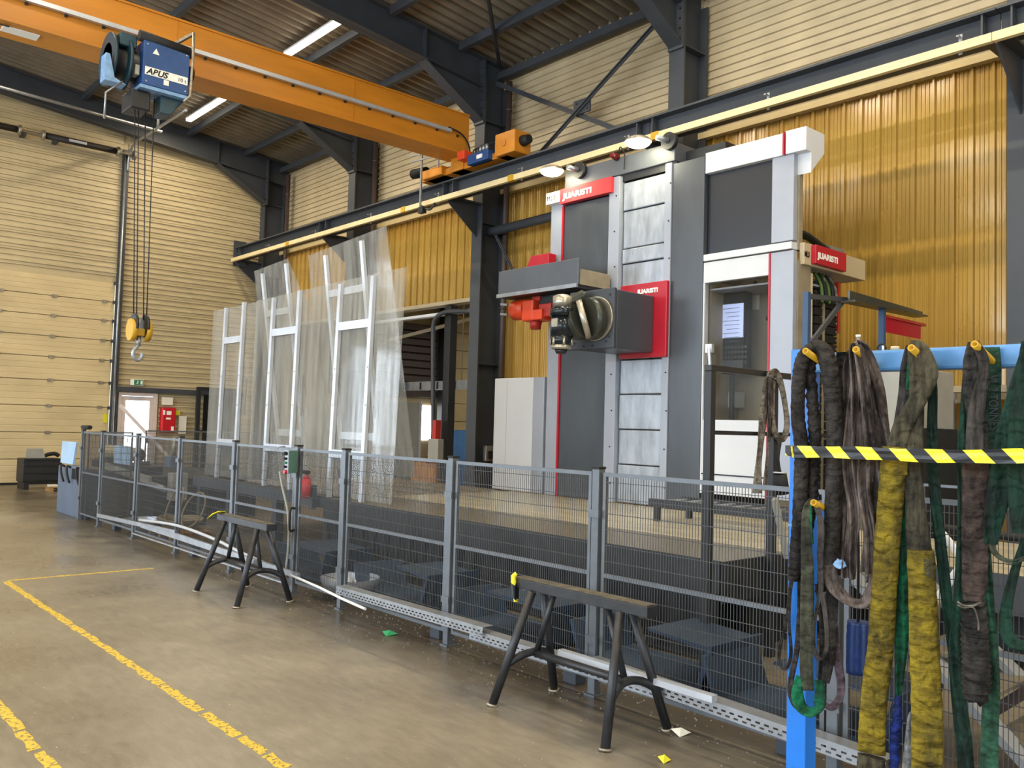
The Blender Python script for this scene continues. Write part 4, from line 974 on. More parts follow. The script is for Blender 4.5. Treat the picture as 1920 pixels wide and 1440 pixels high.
# ------------------------------------------------------------------ operator cabin
cn = thing('operator_cabin', (9.1, 5.6, 1.0), 'white operator cabin with red stripe and dark upper window', 'cabin')
Y0, Y1 = 5.0, 6.18; XB = 8.78
MB().box(XM-.02, XM+.2, 5.14, Y1, 4.78, 5.03).build('roof_band', 'machine_white', cn, .006)
MB().box(XM-.04, XM+.2, 5.12, 5.14, 4.78, 5.03).build('red_trim', 'machine_red', cn)
MB().prism([(XM-.03, 4.78), (XM-.03, 5.04), (XM+.36, 5.04), (XM+.36, 4.82), (XM+.08, 4.55), (XM+.08, 4.78)], 'y', 4.86, 5.11).build('roof_end', 'machine_white', cn, .006)
MB().box(XM+.2, XM+.34, 5.14, Y1, 4.99, 5.03).build('roof', 'machine_white', cn)
MB().box(XM, XM+.08, 5.02, 5.29, 3.82, 4.78).build('upper_pillar', 'machine_light', cn, .006)
MB().box(XM+.085, XM+.16, 5.0, 5.28, 3.72, 4.78).build('upper_side', 'beige_inner', cn)
MB().box(XM+.05, XM+.08, 5.29, Y1, 3.8, 4.78).build('upper_window', 'black_glass', cn)
MB().box(XM+.1, XB, 5.29, Y1, 3.74, 3.8).build('upper_floor', 'machine_light', cn)
MB().box(XM+.1, XM+.12, 5.3, Y1, 3.8, 4.78).build('rear_wall', 'plate_dark', cn)
MB().box(XM-.03, XM+.1, 5.02, Y1, 3.72, 3.80).build('sill_band', 'machine_white', cn, .006)
MB().box(XM-.02, XM+.06, 5.3, Y1, 3.46, 3.705).build('front_band', 'machine_white', cn, .004)
MB().box(XM-.03, XM+.05, 5.28, 5.3, .98, 3.705).build('red_trim', 'machine_red', cn)
MB().box(XM-.02, XM+.06, 5.0, 5.28, .98, 3.705).build('front_pillar', 'machine_light', cn, .006)
MB().box(XM+.061, XM+.32, 4.985, 5.03, .98, 3.6).build('side_pillar', 'beige_inner', cn)
MB().box(XM+.33, XM+.39, 5.0, 5.03, .98, 3.5).build('side_edge', 'drum_cream', cn)
MB().box(XM-.02, XM+.06, Y1-.02, Y1, .98, 3.46).build('frame_edge', 'machine_white', cn)
MB().box(XM-.02, XM+.06, 5.3, Y1-.021, .98, 1.84).build('lower_panel', 'machine_white', cn, .004)
MB().box(XM-.03, XM-.02, 5.3, Y1-.021, 1.2, 1.215).build('panel_seam', 'steel_black', cn)
MB().box(XM+.0, XM+.012, 5.3, Y1-.021, 1.84, 3.46).build('window_pane', 'window_glass', cn)
MB().box(XM+.7, XM+.74, 5.04, Y1-.03, 1.0, 3.5).build('inner_wall', 'beige_inner', cn)
MB().box(XM+.1, XM+.7, Y1-.03, Y1, 1.0, 3.5).build('inner_side_wall', 'beige_inner', cn)
MB().box(XM+.08, XM+.7, 5.04, Y1-.03, 3.38, 3.4).build('inner_ceiling', 'machine_light', cn)
MB().box(XM+.08, XM+.7, 5.04, Y1-.03, .98, 1.02).build('cabin_floor', 'plate_dark', cn)
# roof arm with signs on its side
MB().box(XM+.1, 10.0, 4.94, 5.0, 3.56, 3.8).build('side_arm', 'tray_beige_pale', cn, .005)
MB().box(XM+.1, 10.0, 5.001, 5.28, 3.56, 3.6).build('arm_underside', 'machine_light', cn)
ss_ = MB().box(8.74, 9.42, 4.88, 4.939, 3.58, 3.79).build('side_sign', 'machine_red', cn, .006)
text('JUARISTI', .09, (8.78, 4.877, 3.645), (1,0,0), (0,0,1), 'white_label', ss_, .003, 'side_lettering', bold=.004, sx=1.28)
text('ML3', .085, (8.6, 4.937, 3.645), (1,0,0), (0,0,1), 'ink', cn, .003, 'side_number', bold=.003, sx=.7)
# console inside
for k, (a, b) in enumerate(((1398, 532), (1412, 560), (1400, 590))): pass
q = [(9.2,6.042,3.428), (9.2,5.873,3.203), (9.2,6.097,3.567), (9.2,5.759,3.421)]
MB().box(9.185, 9.199, q[1][1], q[0][1], q[1][2], q[0][2]).build('paper_sheet', 'paper', cn)
MB().box(9.185, 9.199, q[3][1], q[2][1], q[3][2], q[2][2]).build('paper_sheet', 'tray_beige_pale', cn)
for (a, b) in ((.1, .2), (-.12, .1), (-.3, -.35), (.05, -.5), (-.25, .3)): MB().cyl((9.17, q[0][1]+a, q[0][2]+b), (9.199, q[0][1]+a, q[0][2]+b), .025, n=10).build('knob', 'console_black', cn)
cs = thing('control_console', (8.85, 5.75, 1.9), 'black operator console with lit blue-white screen inside the cabin', 'console')
XC = 8.85
p = [(8.85,6.24,3.378), (8.85,5.846,2.401)]
y_a, z_a, y_b, z_b = p[0][1], p[0][2], p[1][1], p[1][2]
MB().box(XC, XC+.15, y_b, y_a, z_b, z_a).build('console_body', 'console_black', cs, .01)
p = [(8.84,6.169,3.24), (8.84,5.862,2.832)]
sc_ = MB().box(XC-.012, XC-.001, p[1][1], p[0][1], p[1][2], p[0][2]).build('screen', 'screen', cs)
m = MB(); h0, h1 = p[0][2], p[1][2]; ya, yb_ = p[0][1], p[1][1]
for k in range(9): m.box(XC-.014, XC-.0125, yb_+.05, ya-.02-.03*(k % 3), h0-.05-k*.05, h0-.056-k*.05)
m.build('screen_lines', 'ctl_blue', sc_)['kind'] = 'stuff'
m = MB()
for r in range(4):
    for k in range(8): m.box(XC-.012, XC-.001, ya-.02-k*.045, ya-.045-k*.045, h1-.13-r*.06, h1-.1-r*.06)
m.build('keys', 'steel_dark', cs)['kind'] = 'stuff'
MB().box(XC-.01, XC-.001, yb_+.0, ya, z_b+.04, z_b+.16).build('keyboard', 'steel_dark', cs)
MB().cyl((XC+.05, (y_a+y_b)/2, z_b-.9), (XC+.05, (y_a+y_b)/2, z_b-.001), .03).build('stand', 'steel_black', cs)
m = MB()
for (dy, z) in ((.05, 3.0), (.22, 3.05), (.1, 2.2), (.2, 2.1)): pass
bxs = thing('switch_box', (9.1, 5.5, 1.9), 'small grey switch box low inside the cabin window', 'box')
p = [(9,6.345,2.192), (9,6.05,1.995)]; MB().box(8.98, 9.19, p[1][1], p[0][1], p[1][2], p[0][2]).build('box_body', 'alu', bxs, .01)
for k in range(3): MB().cyl((8.97, p[0][1]-.07-k*.09, p[0][2]+.1), (8.979, p[0][1]-.07-k*.09, p[0][2]+.1), .025, n=12).build('knob', 'console_black', bxs)
t = thing('grab_handle', (8.4, 6.1, 2.6), 'pale handle at the left edge of the cabin window', 'handle')
p = [(8.44,6.072,2.664), (8.44,6.008,2.442)]; MB().tube(smooth_path([(8.47, p[0][1], p[0][2]), (8.42, p[0][1]-.03, p[0][2]), (8.42, p[0][1]-.05, p[1][2]), (8.42, p[0][1]-.05, p[1][2]-.3)]), .02).build('handle_tube', 'alu', t)
MB().box(8.43, 8.479, p[0][1]-.06, p[0][1]+.03, p[0][2]-.04, p[0][2]+.06).build('handle_mount', 'alu', t)

# hose carrier, red guide and energy chain behind the cabin
ch = thing('energy_chain', (9.1, 4.8, 1.0), 'black energy chain with bright pins hanging behind the cabin', 'cable chain')
p = [(9.054,5.05,3.241), (9.539,5.05,3.299)]; xa, xb = p[0][0], p[1][0]
for k in range(25): MB().box(xa, xb, 5.05, 5.16, .96+k*.1, 1.05+k*.1).build('chain_link', 'rubber', ch, .008)
m = MB()
for k in range(25): m.cyl((xb-.03, 5.04, 1.0+k*.1), (xb-.03, 5.05, 1.0+k*.1), .012, n=6)
m.build('pins', 'worn_metal', ch)['kind'] = 'stuff'
for k in range(5): MB().tube(smooth_path([(xa+.05+k*.08, 5.1, 3.55), (xa+.05+k*.08, 5.02, 3.4), (xa+.05+k*.08, 5.0, 3.2)]), .02, n=6).build('hose', ['cable_green', 'rubber', 'cable_green', 'rubber', 'web_grey'][k], ch)
tag(MB().box(8.92, 9.02, 5.2, 5.26, 1.0, 3.4).build('red_guide', 'tool_red'), 'red guide plate between cabin and energy chain', 'guide')
tag(MB().box(xb+.02, xb+.07, 5.05, 5.16, 2.9, 3.5).build('red_bracket', 'tool_red'), 'narrow red bracket right of the energy chain top', 'bracket')
cg_ = thing('cable_bundle', (9.0, 5.05, 3.8), 'green cables lying on top of the cabin side arm', 'cables')
for k in range(5): MB().tube(smooth_path([(8.55+k*.06, 5.05+k*.03, 3.95), (8.8+k*.06, 5.02+k*.03, 3.93), (9.1+k*.05, 5.0+k*.03, 3.85), (9.4+k*.04, 5.04+k*.03, 3.82)]), .022, n=6).build('cable', 'cable_green' if k % 2 else 'rubber', cg_)
MB().box(9.35, 9.7, 5.05, 5.15, 3.82, 3.9).build('cable_clamp', 'galv', cg_)
# jib posts with dark tray and red flap
jb = thing('jib_stand', (8.85, 4.6, 0), 'blue post with grey arm carrying a dark sloping tray', 'stand')
p = [(8.067,4.6,3.11), (8.943,4.6,3.233), (8.079,4.6,2.592)]
xq = p[0][0]
MB().box(xq-.03, xq+.03, 4.57, 4.63, .76, p[0][2]+.04).build('post', 'pan_blue2', jb)
MB().bar((xq+.03, 4.6, p[0][2]), (p[1][0], 4.6, p[0][2]+.06), .04, .05).build('arm', 'steel_dark', jb)
MB().bar((xq+.03, 4.6, p[2][2]), (p[1][0]-.15, 4.6, p[0][2]+.02), .03, .05).build('brace', 'steel_dark', jb)
q = [(8.725,4.5,3.237), (10.511,4.5,3.204)]; q2 = [(8.727,4.5,3.135), (10.512,4.5,3.159)]
m = MB(); m.prism([(q[0][0], q[0][2]), (q[1][0], q[1][2]), (q2[1][0], q2[1][2]), (q2[0][0], q2[0][2])], 'y', 4.48, 4.5); m.prism([(q2[0][0], q2[0][2]), (q2[1][0], q2[1][2]), (q2[1][0], q2[1][2]-.02), (q2[0][0], q2[0][2]-.02)], 'y', 4.42, 4.58)
m.build('tray', 'head_olive', jb)
j2 = thing('red_flag_stand', (9.75, 4.5, 0), 'second blue post holding a translucent red plate', 'stand')
q = [(9.521,4.5,3.066), (10.486,4.5,2.874)]
MB().box(q[0][0]-.04, q[0][0]+.02, 4.47, 4.53, .0, q[0][2]+.06).build('post', 'pan_blue2', j2)
MB().box(q[0][0]+.03, q[1][0], 4.49, 4.5, q[1][2], q[0][2]-.03).build('red_plate', 'red_film', j2)
MB().box(q[0][0]+.03, q[1][0]+.1, 4.47, 4.52, q[0][2]-.03, q[0][2]).build('top_bar', 'tool_red', j2)
gc_ = thing('grey_cabinet', (9.4, 4.1, 0), 'grey cabinet half hidden behind the brown slings', 'cabinet')
MB().box(8.9, 9.95, 3.9, 4.35, 0, 2.42).build('cabinet_body', 'grey_panel', gc_, .01)
MB().box(8.9, 9.95, 3.86, 3.899, 0, 1.8).build('lower_cover', 'steel_black', gc_)
# roller conveyor piece lying on the bed in front of the cabin
rl = thing('roller_ladder', (7.6, 5.0, .76), 'dark steel ladder frame lying on the machine bed', 'frame')
for x in (7.2, 7.75): MB().box(x, x+.06, 4.1, 5.9, .9, .98).build('side_rail', 'steel_black', rl)
for k in range(9): MB().cyl((7.26, 4.2+k*.2, .94), (7.75, 4.2+k*.2, .94), .03, n=8).build('rung', 'galv', rl)
for x in (7.2, 7.75):
    for y in (4.15, 5.8): MB().box(x, x+.05, y-.03, y+.03, .755, .9).build('foot', 'steel_black', rl)

# ------------------------------------------------------------------ tall clear screens on the front edge
def screen(lab, xb, xt, zb, zt, sheet, stiles, cross, nm='clear_screen', low=.76):
    """sheet: polygon of (y, z); stiles: list of y; leaning from xb at the foot to xt at the top"""
    t = thing(nm, (xb, sum(y for y, z in sheet)/len(sheet), zb), lab, 'screen')
    def X(z): return xb + (xt-xb)*(z-zb)/(zt-zb)
    n = len(sheet); m = MB(); vs = [(X(z)+.03, y, z) for y, z in sheet] + [(X(z)+.036, y, z) for y, z in sheet]
    m.add(vs, [tuple(range(n)), tuple(range(n, 2*n))[::-1]] + [(k, (k+1)%n, n+(k+1)%n, n+k) for k in range(n)])
    m.build('clear_sheet', 'clear_sheet', t)
    for (y, z0, z1) in stiles: MB().bar((X(z0), y, z0), (X(z1), y, z1), .065, .045, hint=(1, 0, 0)).build('stile', 'alu', t)
    ya, yb = stiles[0][0], stiles[1][0]
    for z in cross: MB().bar((X(z), ya-.025, z), (X(z), yb+.025, z), .04, .1, hint=(0, 0, 1)).build('crossbar', 'alu', t)
    m = MB()
    for (y, z0, z1) in stiles:
        for z in (1.9, 2.35): m.cyl((X(z)-.03, y, z), (X(z)-.022, y, z), .012, n=6)
    m.build('bolt', 'galv', t)['kind'] = 'stuff'
    MB().bar((X(1.6)+.05, yb-.12, 1.75), (X(2.3)+.05, yb-.12, 2.3), .012, .02).build('seal_strip', 'pipe_brown', t)
    return t
screen('clear plastic screen on an aluminium ladder frame, leftmost of the three upright', 5.56, 5.6, .76, 3.45, [(13.62, .8), (13.65, 3.42), (12.0, 3.43), (11.95, .8)], [(13.08, .78, 3.42), (12.44, .78, 3.45)], [2.9, 1.33])
screen('clear plastic screen on an aluminium ladder frame, middle of the three upright', 5.54, 5.58, .76, 3.45, [(12.0, .79), (12.05, 3.44), (10.33, 3.46), (10.2, .79)], [(11.42, .77, 3.42), (10.66, .77, 3.45)], [2.92, 1.31])
screen('clear plastic screen on an aluminium ladder frame, rightmost and nearest of the three upright', 5.5, 5.56, .755, 3.45, [(10.35, .78), (10.3, 3.46), (8.17, 3.48), (8.22, .78)], [(9.55, .76, 3.42), (8.8, .76, 3.44)], [2.88, 1.3])
screen('tall clear screen leaning behind the left and middle upright screens', 6.5, 6.0, .755, 4.1, [(13.1, 1.0), (13.1, 4.06), (11.95, 4.12), (11.35, 3.2), (11.1, 1.0)], [(12.75, .76, 3.98), (11.95, .76, 4.04)], [3.35, 1.5])
screen('tallest clear screen leaning behind the nearest upright screen', 6.55, 6.1, .755, 4.1, [(11.5, 1.0), (11.5, 4.12), (9.42, 4.24), (9.2, 1.0)], [(10.95, .76, 4.05), (9.98, .76, 4.12)], [3.5, 1.5])

# ------------------------------------------------------------------ mesh fence
XF = 4.17
posts = [(15.08, 'at the far left corner of the mesh fence'), (14.06, 'next to the far left corner post'), (12.49, 'second from the far end of the mesh fence'), (10.93, 'third from the far end of the mesh fence'), (9.32, 'behind the far trestle'),
         (7.86, 'beside the green control box'), (6.95, 'right of the gate handle'), (5.36, 'midway between the two trestles'), (3.83, 'behind the front trestle'), (2.2, 'behind the blue rack post'), (.6, 'at the right end behind the slings')]
for y, lab in posts:
    t = thing('fence_post', (XF, y, 0), 'grey square fence post '+lab, 'post')
    MB().box(XF-.03, XF+.03, y-.03, y+.03, .012, 1.44).build('post_tube', 'fence_galv', t, .004)
    MB().box(XF-.045, XF+.045, y-.045, y+.045, 0, .012).build('base_plate', 'fence_galv', t)
    MB().box(XF-.033, XF+.033, y-.033, y+.033, 1.44, 1.455).build('cap', 'rubber', t)
    for z in (.35, 1.15): MB().box(XF-.045, XF-.03, y-.045, y+.045, z-.02, z+.03).build('clamp', 'fence_galv', t)
def panel(y0, y1, lab, x=XF, step=.0205, axis='y', legs=False):
    t = thing('mesh_fence', (x, (y0+y1)/2, 0) if axis == 'y' else ((y0+y1)/2, x, 0), lab, 'fence')
    if legs:
        for a in (y0, y1-.03): (MB().box(a, a+.03, x-.015, x+.015, 0, .099)).build('foot', 'fence_galv', t)
    def B(a0, a1, z0, z1, d=.012):
        return MB().box(x-d, x+d, a0, a1, z0, z1) if axis == 'y' else MB().box(a0, a1, x-d, x+d, z0, z1)
    for (a, b, z0, z1, n) in ((y0, y0+.025, .1, 1.42, 'side_stile'), (y1-.025, y1, .1, 1.42, 'side_stile'), (y0+.025, y1-.025, 1.395, 1.42, 'top_rail'), (y0+.025, y1-.025, .1, .125, 'bottom_rail'), (y0+.025, y1-.025, .755, .78, 'mid_rail')):
        B(a, b, z0, z1).build(n, 'fence_galv', t)
    m = MB(); k = 0; n = int((y1-y0-.05)/step)
    for k in range(1, n):
        y = y0+.025+k*(y1-y0-.05)/n
        if axis == 'y': m.box(x-.013, x-.010, y-.0015, y+.0015, .125, 1.395)
        else: m.box(y-.0015, y+.0015, x-.013, x-.010, .125, 1.395)
    for j in range(13):
        z = .16+j*.1
        if axis == 'y': m.box(x-.010, x-.006, y0+.02, y1-.02, z-.002, z+.002)
        else: m.box(y0+.02, y1-.02, x-.010, x-.006, z-.002, z+.002)
    m.build('wire_mesh', 'wire', t)['kind'] = 'stuff'
    return t
plab = ['narrow wire mesh fence panel at the far left corner', 'wire mesh fence panel farthest away, next to the corner post', 'wire mesh fence panel in front of the hose coil', 'wire mesh fence panel in front of the leftmost clear screen', 'wire mesh fence panel behind the far trestle',
        'narrow wire mesh gate panel with black handle', 'wire mesh fence panel right of the narrow gate', 'wire mesh fence panel left of the front trestle', 'wire mesh fence panel behind the front trestle and left of the blue rack', 'wire mesh fence panel behind the hanging slings']
for k in range(len(posts)-1):
    panel(posts[k+1][0]+.05, posts[k][0]-.05, plab[k])
panel(4.25, 4.95, 'wire mesh fence panel turning back at the far corner', x=15.1, axis='x', legs=True)
g = thing('bow_handle', (XF-.03, 7.8, .7), 'black bow handle on the narrow fence gate', 'handle')
MB().tube(smooth_path([(XF-.032, 7.83, .62), (XF-.08, 7.83, .63), (XF-.08, 7.83, .82), (XF-.032, 7.83, .83)]), .012).build('bow', 'rubber', g)
# green pendant control box hung on the fence top
gb = thing('pendant_control', (XF-.1, 8.2, 1.2), 'green push-button control box hanging on the fence', 'control box')
p = [(4.05,8.034,1.401), (4.05,7.78,1.182)]
ya, yb2, zt2, zb2 = p[0][1], p[1][1], p[0][2], p[1][2]
ya = yb2+.08
MB().box(XF-.14, XF-.04, yb2+.01, ya, zb2, zt2).build('case', 'ctl_green', gb, .006)
MB().box(XF-.145, XF-.14, yb2+.01, ya, zb2, zt2).build('button_face', 'machine_light', gb)
for k, (zz, mt, r) in enumerate(((.03, 'console_black', .018), (.08, 'console_black', .012), (.12, 'exit_green', .012), (.16, 'console_black', .012), (.21, 'machine_red', .022))):
    MB().cyl((XF-.17, ya-.035, zt2-zz), (XF-.145, ya-.035, zt2-zz), r, n=12).build('button', mt, gb)
MB().tube(smooth_path([(XF-.1, 8.05, zb2), (XF-.09, 8.0, zb2-.15), (XF-.06, 7.92, zb2-.4), (XF-.05, 7.9, zb2-.7), (XF-.05, 7.95, .12)]), .012, n=8).build('cable', 'grey_panel', gb)
MB().tube([(XF-.1, 8.15, zt2), (XF-.06, 8.15, 1.425), (XF, 8.15, 1.427)], .006, n=5).build('hook', 'galv', gb)
ext = thing('fire_extinguisher', (4.9, 8.2, .6), 'small red fire extinguisher behind the fence gate', 'extinguisher')
q = (5.3,9.757,0.797); zz = q[2]
ext.location = (5.3, q[1], zz-.06); ext['_o'] = (5.3, q[1], zz-.06)
MB().cyl((5.3, q[1], zz-.06), (5.3, q[1], zz+.18), .055, n=18).build('cylinder', 'red_box', ext); MB().cyl((5.3, q[1], zz+.18), (5.3, q[1], zz+.24), .045, .018, n=18).build('shoulder', 'red_box', ext)
MB().box(5.27, 5.33, q[1]-.03, q[1]+.06, zz+.24, zz+.28).build('valve', 'rubber', ext)
MB().box(5.36, 5.42, q[1]-.05, q[1]+.05, zz-.2, zz+.1).build('wall_bracket', 'steel_dark', ext)

# perforated cable trays leaning on the fence foot, in lengths
def perf_tray(p, q, lab, w=.07, slots=True):
    p, q = Vector(p), Vector(q); L = (q-p).length; d = (q-p).normalized(); n = Vector((-1, 0, 0)); u = n.cross(d)*-1
    if u.z < 0: u = -u
    t = thing('perforated_tray', tuple(p), lab, 'cable tray')
    hole_w, pitch = .028, .052; N_ = int(L/pitch); m = MB()
    def quad(a0, a1, z0, z1, th=.002):
        vs = [p+d*a+u*z+n*s for s in (0, th) for a, z in ((a0, z0), (a1, z0), (a1, z1), (a0, z1))]
        m.add(vs, [(0,1,2,3),(7,6,5,4),(0,4,5,1),(1,5,6,2),(2,6,7,3),(3,7,4,0)])
    h = .010
    quad(0, L, 0, .012); quad(0, L, .012+h, .034); quad(0, L, .034+h, .07)
    for k in range(N_):
        for (z, off) in ((.012, 0), (.034, .026)): quad(k*pitch+off, k*pitch+off+pitch-hole_w, z, z+h)
    m.build('slotted_side', 'galv', t)['kind'] = 'stuff'
    m = MB(); vs = [p+u*.07, q+u*.07, q+u*.07-n*.1, p+u*.07-n*.1]; m.add([v for v in vs]+[v-u*.002 for v in vs], [(0,1,2,3),(7,6,5,4),(0,4,5,1),(1,5,6,2),(2,6,7,3),(3,7,4,0)]); m.build('tray_bottom', 'galv', t)
    return t
perf_tray((4.04,6.826,0.172), (4,4.743,0.207), 'slotted galvanised tray leaning on the fence foot, far length')
perf_tray((4.03,4.928,0.159), (4,3.153,0.169), 'slotted galvanised tray on the fence foot behind the front trestle')
perf_tray((4,3.737,0.211), (4,1.862,0.152), 'slotted galvanised tray running under the blue rack post')
pp = MB().bar((3.96,3.933,0.283), (3.96,2.766,0.281), .05, .035); tag(pp.build('white_channel', 'alu'), 'white aluminium channel lying on the slotted tray', 'channel')
tag(MB().tube([(3.95,7.506,0.246), (3.95,6.952,0.213), (3.95,6.582,0.18), (3.95,6.197,0.157)], .012).build('white_tube', 'white_paint'), 'thin white tube ending beside the fence post right of the gate', 'tube')
tag(MB().tube(smooth_path([(4,11.788,0.333), (4,10.528,0.394), (4,9.422,0.361), (4,8.729,0.302), (4,7.601,0.227)]), .018).build('white_tube', 'tube_grey'), 'long white tube lying along the far fence foot', 'tube')
al = thing('aluminium_profiles', (4.03, 11, .2), 'bundle of pale aluminium profiles on the far fence foot', 'profiles')
for k, (p, q) in enumerate((((4.04,13.702,0.212), (4,10.518,0.312)), ((4,11.719,0.27), (3.98,8.68,0.254)), ((3.98,10.462,0.287), (3.96,7.37,0.255)), ((4,12.008,0.135), (3.98,7.609,0.143)))): MB().bar(p, q, .03, .05 if k < 3 else .015).build('profile', 'galv', al)
for k, (y, lab) in enumerate(((13.55, 'grey support foot under the profiles at the far corner'), (10.6, 'grey support foot under the profiles left of the far trestle'), (5.6, 'grey support block under the slotted tray'), (4.1, 'grey support block behind the front trestle'), (2.5, 'grey support block left of the blue post'))):
    tag(MB().box(4.22, 4.32, y-.06, y+.06, 0, .2 if k < 2 else .1).build('support_foot', 'steel_dark', None, .004), lab, 'support')

# ------------------------------------------------------------------ trestles
def trestle(cx, cy, rz, lab, ztop=.745):
    t = thing('trestle', (cx, cy, 0), lab, 'trestle')
    ca, sa = math.cos(rz), math.sin(rz)
    def W(x, y, z): return (cx+x*ca-y*sa, cy+x*sa+y*ca, z)
    L = .55
    m = MB().bar(W(0, -L, ztop-.035), W(0, L, ztop-.035), .1, .06); m.build('top_bar', 'trestle_black', t, .004)
    m = MB().bar(W(0, -L+.01, ztop-.002), W(0, L-.01, ztop-.002), .085, .004); m.build('worn_top', 'trestle_top', t)
    for s in (-1, 1):
        for r in (-1, 1):
            m = MB().cyl(W(r*.05, s*.36, ztop-.066), W(r*.26, s*.46, .012), .027, n=14); m.build('leg', 'trestle_black', t)
            m = MB().cyl(W(r*.262, s*.461, 0), W(r*.26, s*.46, .012), .04, .036, n=14); m.build('foot', 'worn_metal', t)
        m = MB(); pts = smooth_path([W(-.185, s*.425, .24), W(-.1, s*.40, .285), W(0, s*.385, .30), (W(.1, s*.40, .285)), W(.185, s*.425, .24)]); m.tube(pts, .024, n=12); m.build('cross_rung', 'trestle_black', t)
        m = MB().cyl(W(0, s*.22, ztop-.066), W(0, s*.36, .3), .02, n=12); m.build('diagonal', 'trestle_black', t)
    m = MB().cyl(W(0, -.37, .295), W(0, .37, .295), .024, n=12); m.build('stretcher', 'trestle_black', t)
    return t
trestle(3.78, 3.60, 0, 'black steel trestle with worn top, nearest in the foreground')
trestle(3.69, 7.96, 0, 'black steel trestle standing farther back by the fence gate')
tag(MB().ribbon([(3.74, 4.12, .752), (3.72, 4.11, .75), (3.715, 4.1, .7), (3.71, 4.09, .65), (3.70, 4.07, .6)], [.05, .06, .06, .05, .03], .002, (0, 1, 0), fold=.008).build('tape_scrap', 'hazard'), 'scrap of yellow and black tape on the front trestle', 'tape')
tag(MB().ribbon([(3.70, 8.46, .755), (3.64, 8.47, .76), (3.58, 8.47, .74), (3.52, 8.46, .7)], [.03, .05, .04, .01], .002, (0, 0, 1), fold=.008).build('tape_scrap', 'yellow_sticker'), 'scrap of yellow tape on the far trestle', 'tape')

# ------------------------------------------------------------------ floor tape
def tape(segs, lab, wid=.062, ax='y', const=2.09, slope=0):
    rnd = random.Random(len(lab))
    t = thing('floor_tape', (const, segs[0][0], 0), lab, 'marking')
    for (a, b) in segs:
        n = max(2, int((b-a)/.06)); L, R = [], []
        for k in range(n+1):
            v = a+(b-a)*k/n; j = (rnd.random()-.5)*.02; j2 = (rnd.random()-.5)*.02; c = const+slope*(v-a); sk = .0
            L.append((c-wid/2+j, v)); R.append((c+wid/2+j2, v+.02))
        poly = L+R[::-1]; m = MB()
        if ax == 'x': poly = [(y, x) for x, y in poly]
        nn = len(poly); vs = [(x, y, .0012) for x, y in poly]+[(x, y, .0002) for x, y in poly]
        fs = [(k, k+1, nn-2-k, nn-1-k) for k in range(n)] + [(k, (k+1)%nn, nn+(k+1)%nn, nn+k) for k in range(nn)]
        m.add(vs, fs); m.build('tape_strip', 'floor_tape', t)
tape([(3.2, 3.9), (3.93, 4.14), (4.17, 4.45), (4.48, 4.93), (4.99, 5.6), (5.62, 6.3), (6.31, 6.95), (6.97, 7.25), (7.28, 7.6), (7.63, 9.9)], 'long worn yellow tape line crossing the floor')
tape([(3.6, 4.85), (4.9, 5.22), (5.25, 5.9)], 'short worn yellow tape line in the near left corner', const=1.21)
tape([(2.1, 3.55)], 'thin yellow tape line running toward the fence', wid=.05, ax='x', const=9.96)

# scraps on the floor by the fence
rnd = random.Random(5)
m = MB()
for k in range(900):
    x = 4.05+rnd.random()*.9-(.35*rnd.random() if rnd.random() < .5 else 0); y = 1.5+rnd.random()*8; s = .004+rnd.random()*.010; z = .004; m.add([(x, y, .0), (x+s, y+.3*s, z), (x+.2*s, y+s, z), (x-.3*s, y+.4*s, z*1.6)], [(0,1,2), (0,2,3), (0,3,1), (1,3,2)])
tag(m.build('metal_chips', 'debris'), 'pale metal chips scattered along the fence foot', 'debris', kind='stuff')
m = MB()
for k in range(500):
    x = .8+rnd.random()*3.1; y = 1.8+rnd.random()*7; s = .003+rnd.random()*.007; m.add([(x, y, .0), (x+s, y+.3*s, .002), (x+.2*s, y+s, .002), (x-.3*s, y+.4*s, .003)], [(0,1,2), (0,2,3), (0,3,1), (1,3,2)])
tag(m.build('floor_specks', 'debris'), 'small pale specks strewn over the open concrete floor', 'debris', kind='stuff')
for k, (x, y, mt, lab) in enumerate((((5.561,6.613,0.02)[0], (5.561,6.613,0.02)[1], 'debris_green', 'green rag lying behind the fence'), (4.0, 5.9, 'debris_green', 'dull green rag at the fence foot'), (4.05, 3.05, 'paper', 'torn white paper by the front trestle'), (3.65, 2.85, 'yellow_sticker', 'small yellow scrap near the front trestle'))):
    s = (.07, .06, .05, .03)[k]
    m = MB(); m.add([(x-s, y-s*.6, 0), (x+s*.8, y-s*.8, .01), (x+s, y+s*.6, .004), (x-s*.6, y+s, .02), (x, y, .035)], [(0,1,4), (1,2,4), (2,3,4), (3,0,4), (0,3,2,1)]); tag(m.build('rag' if k < 2 else 'scrap', mt), lab, 'rag' if k < 2 else 'scrap')

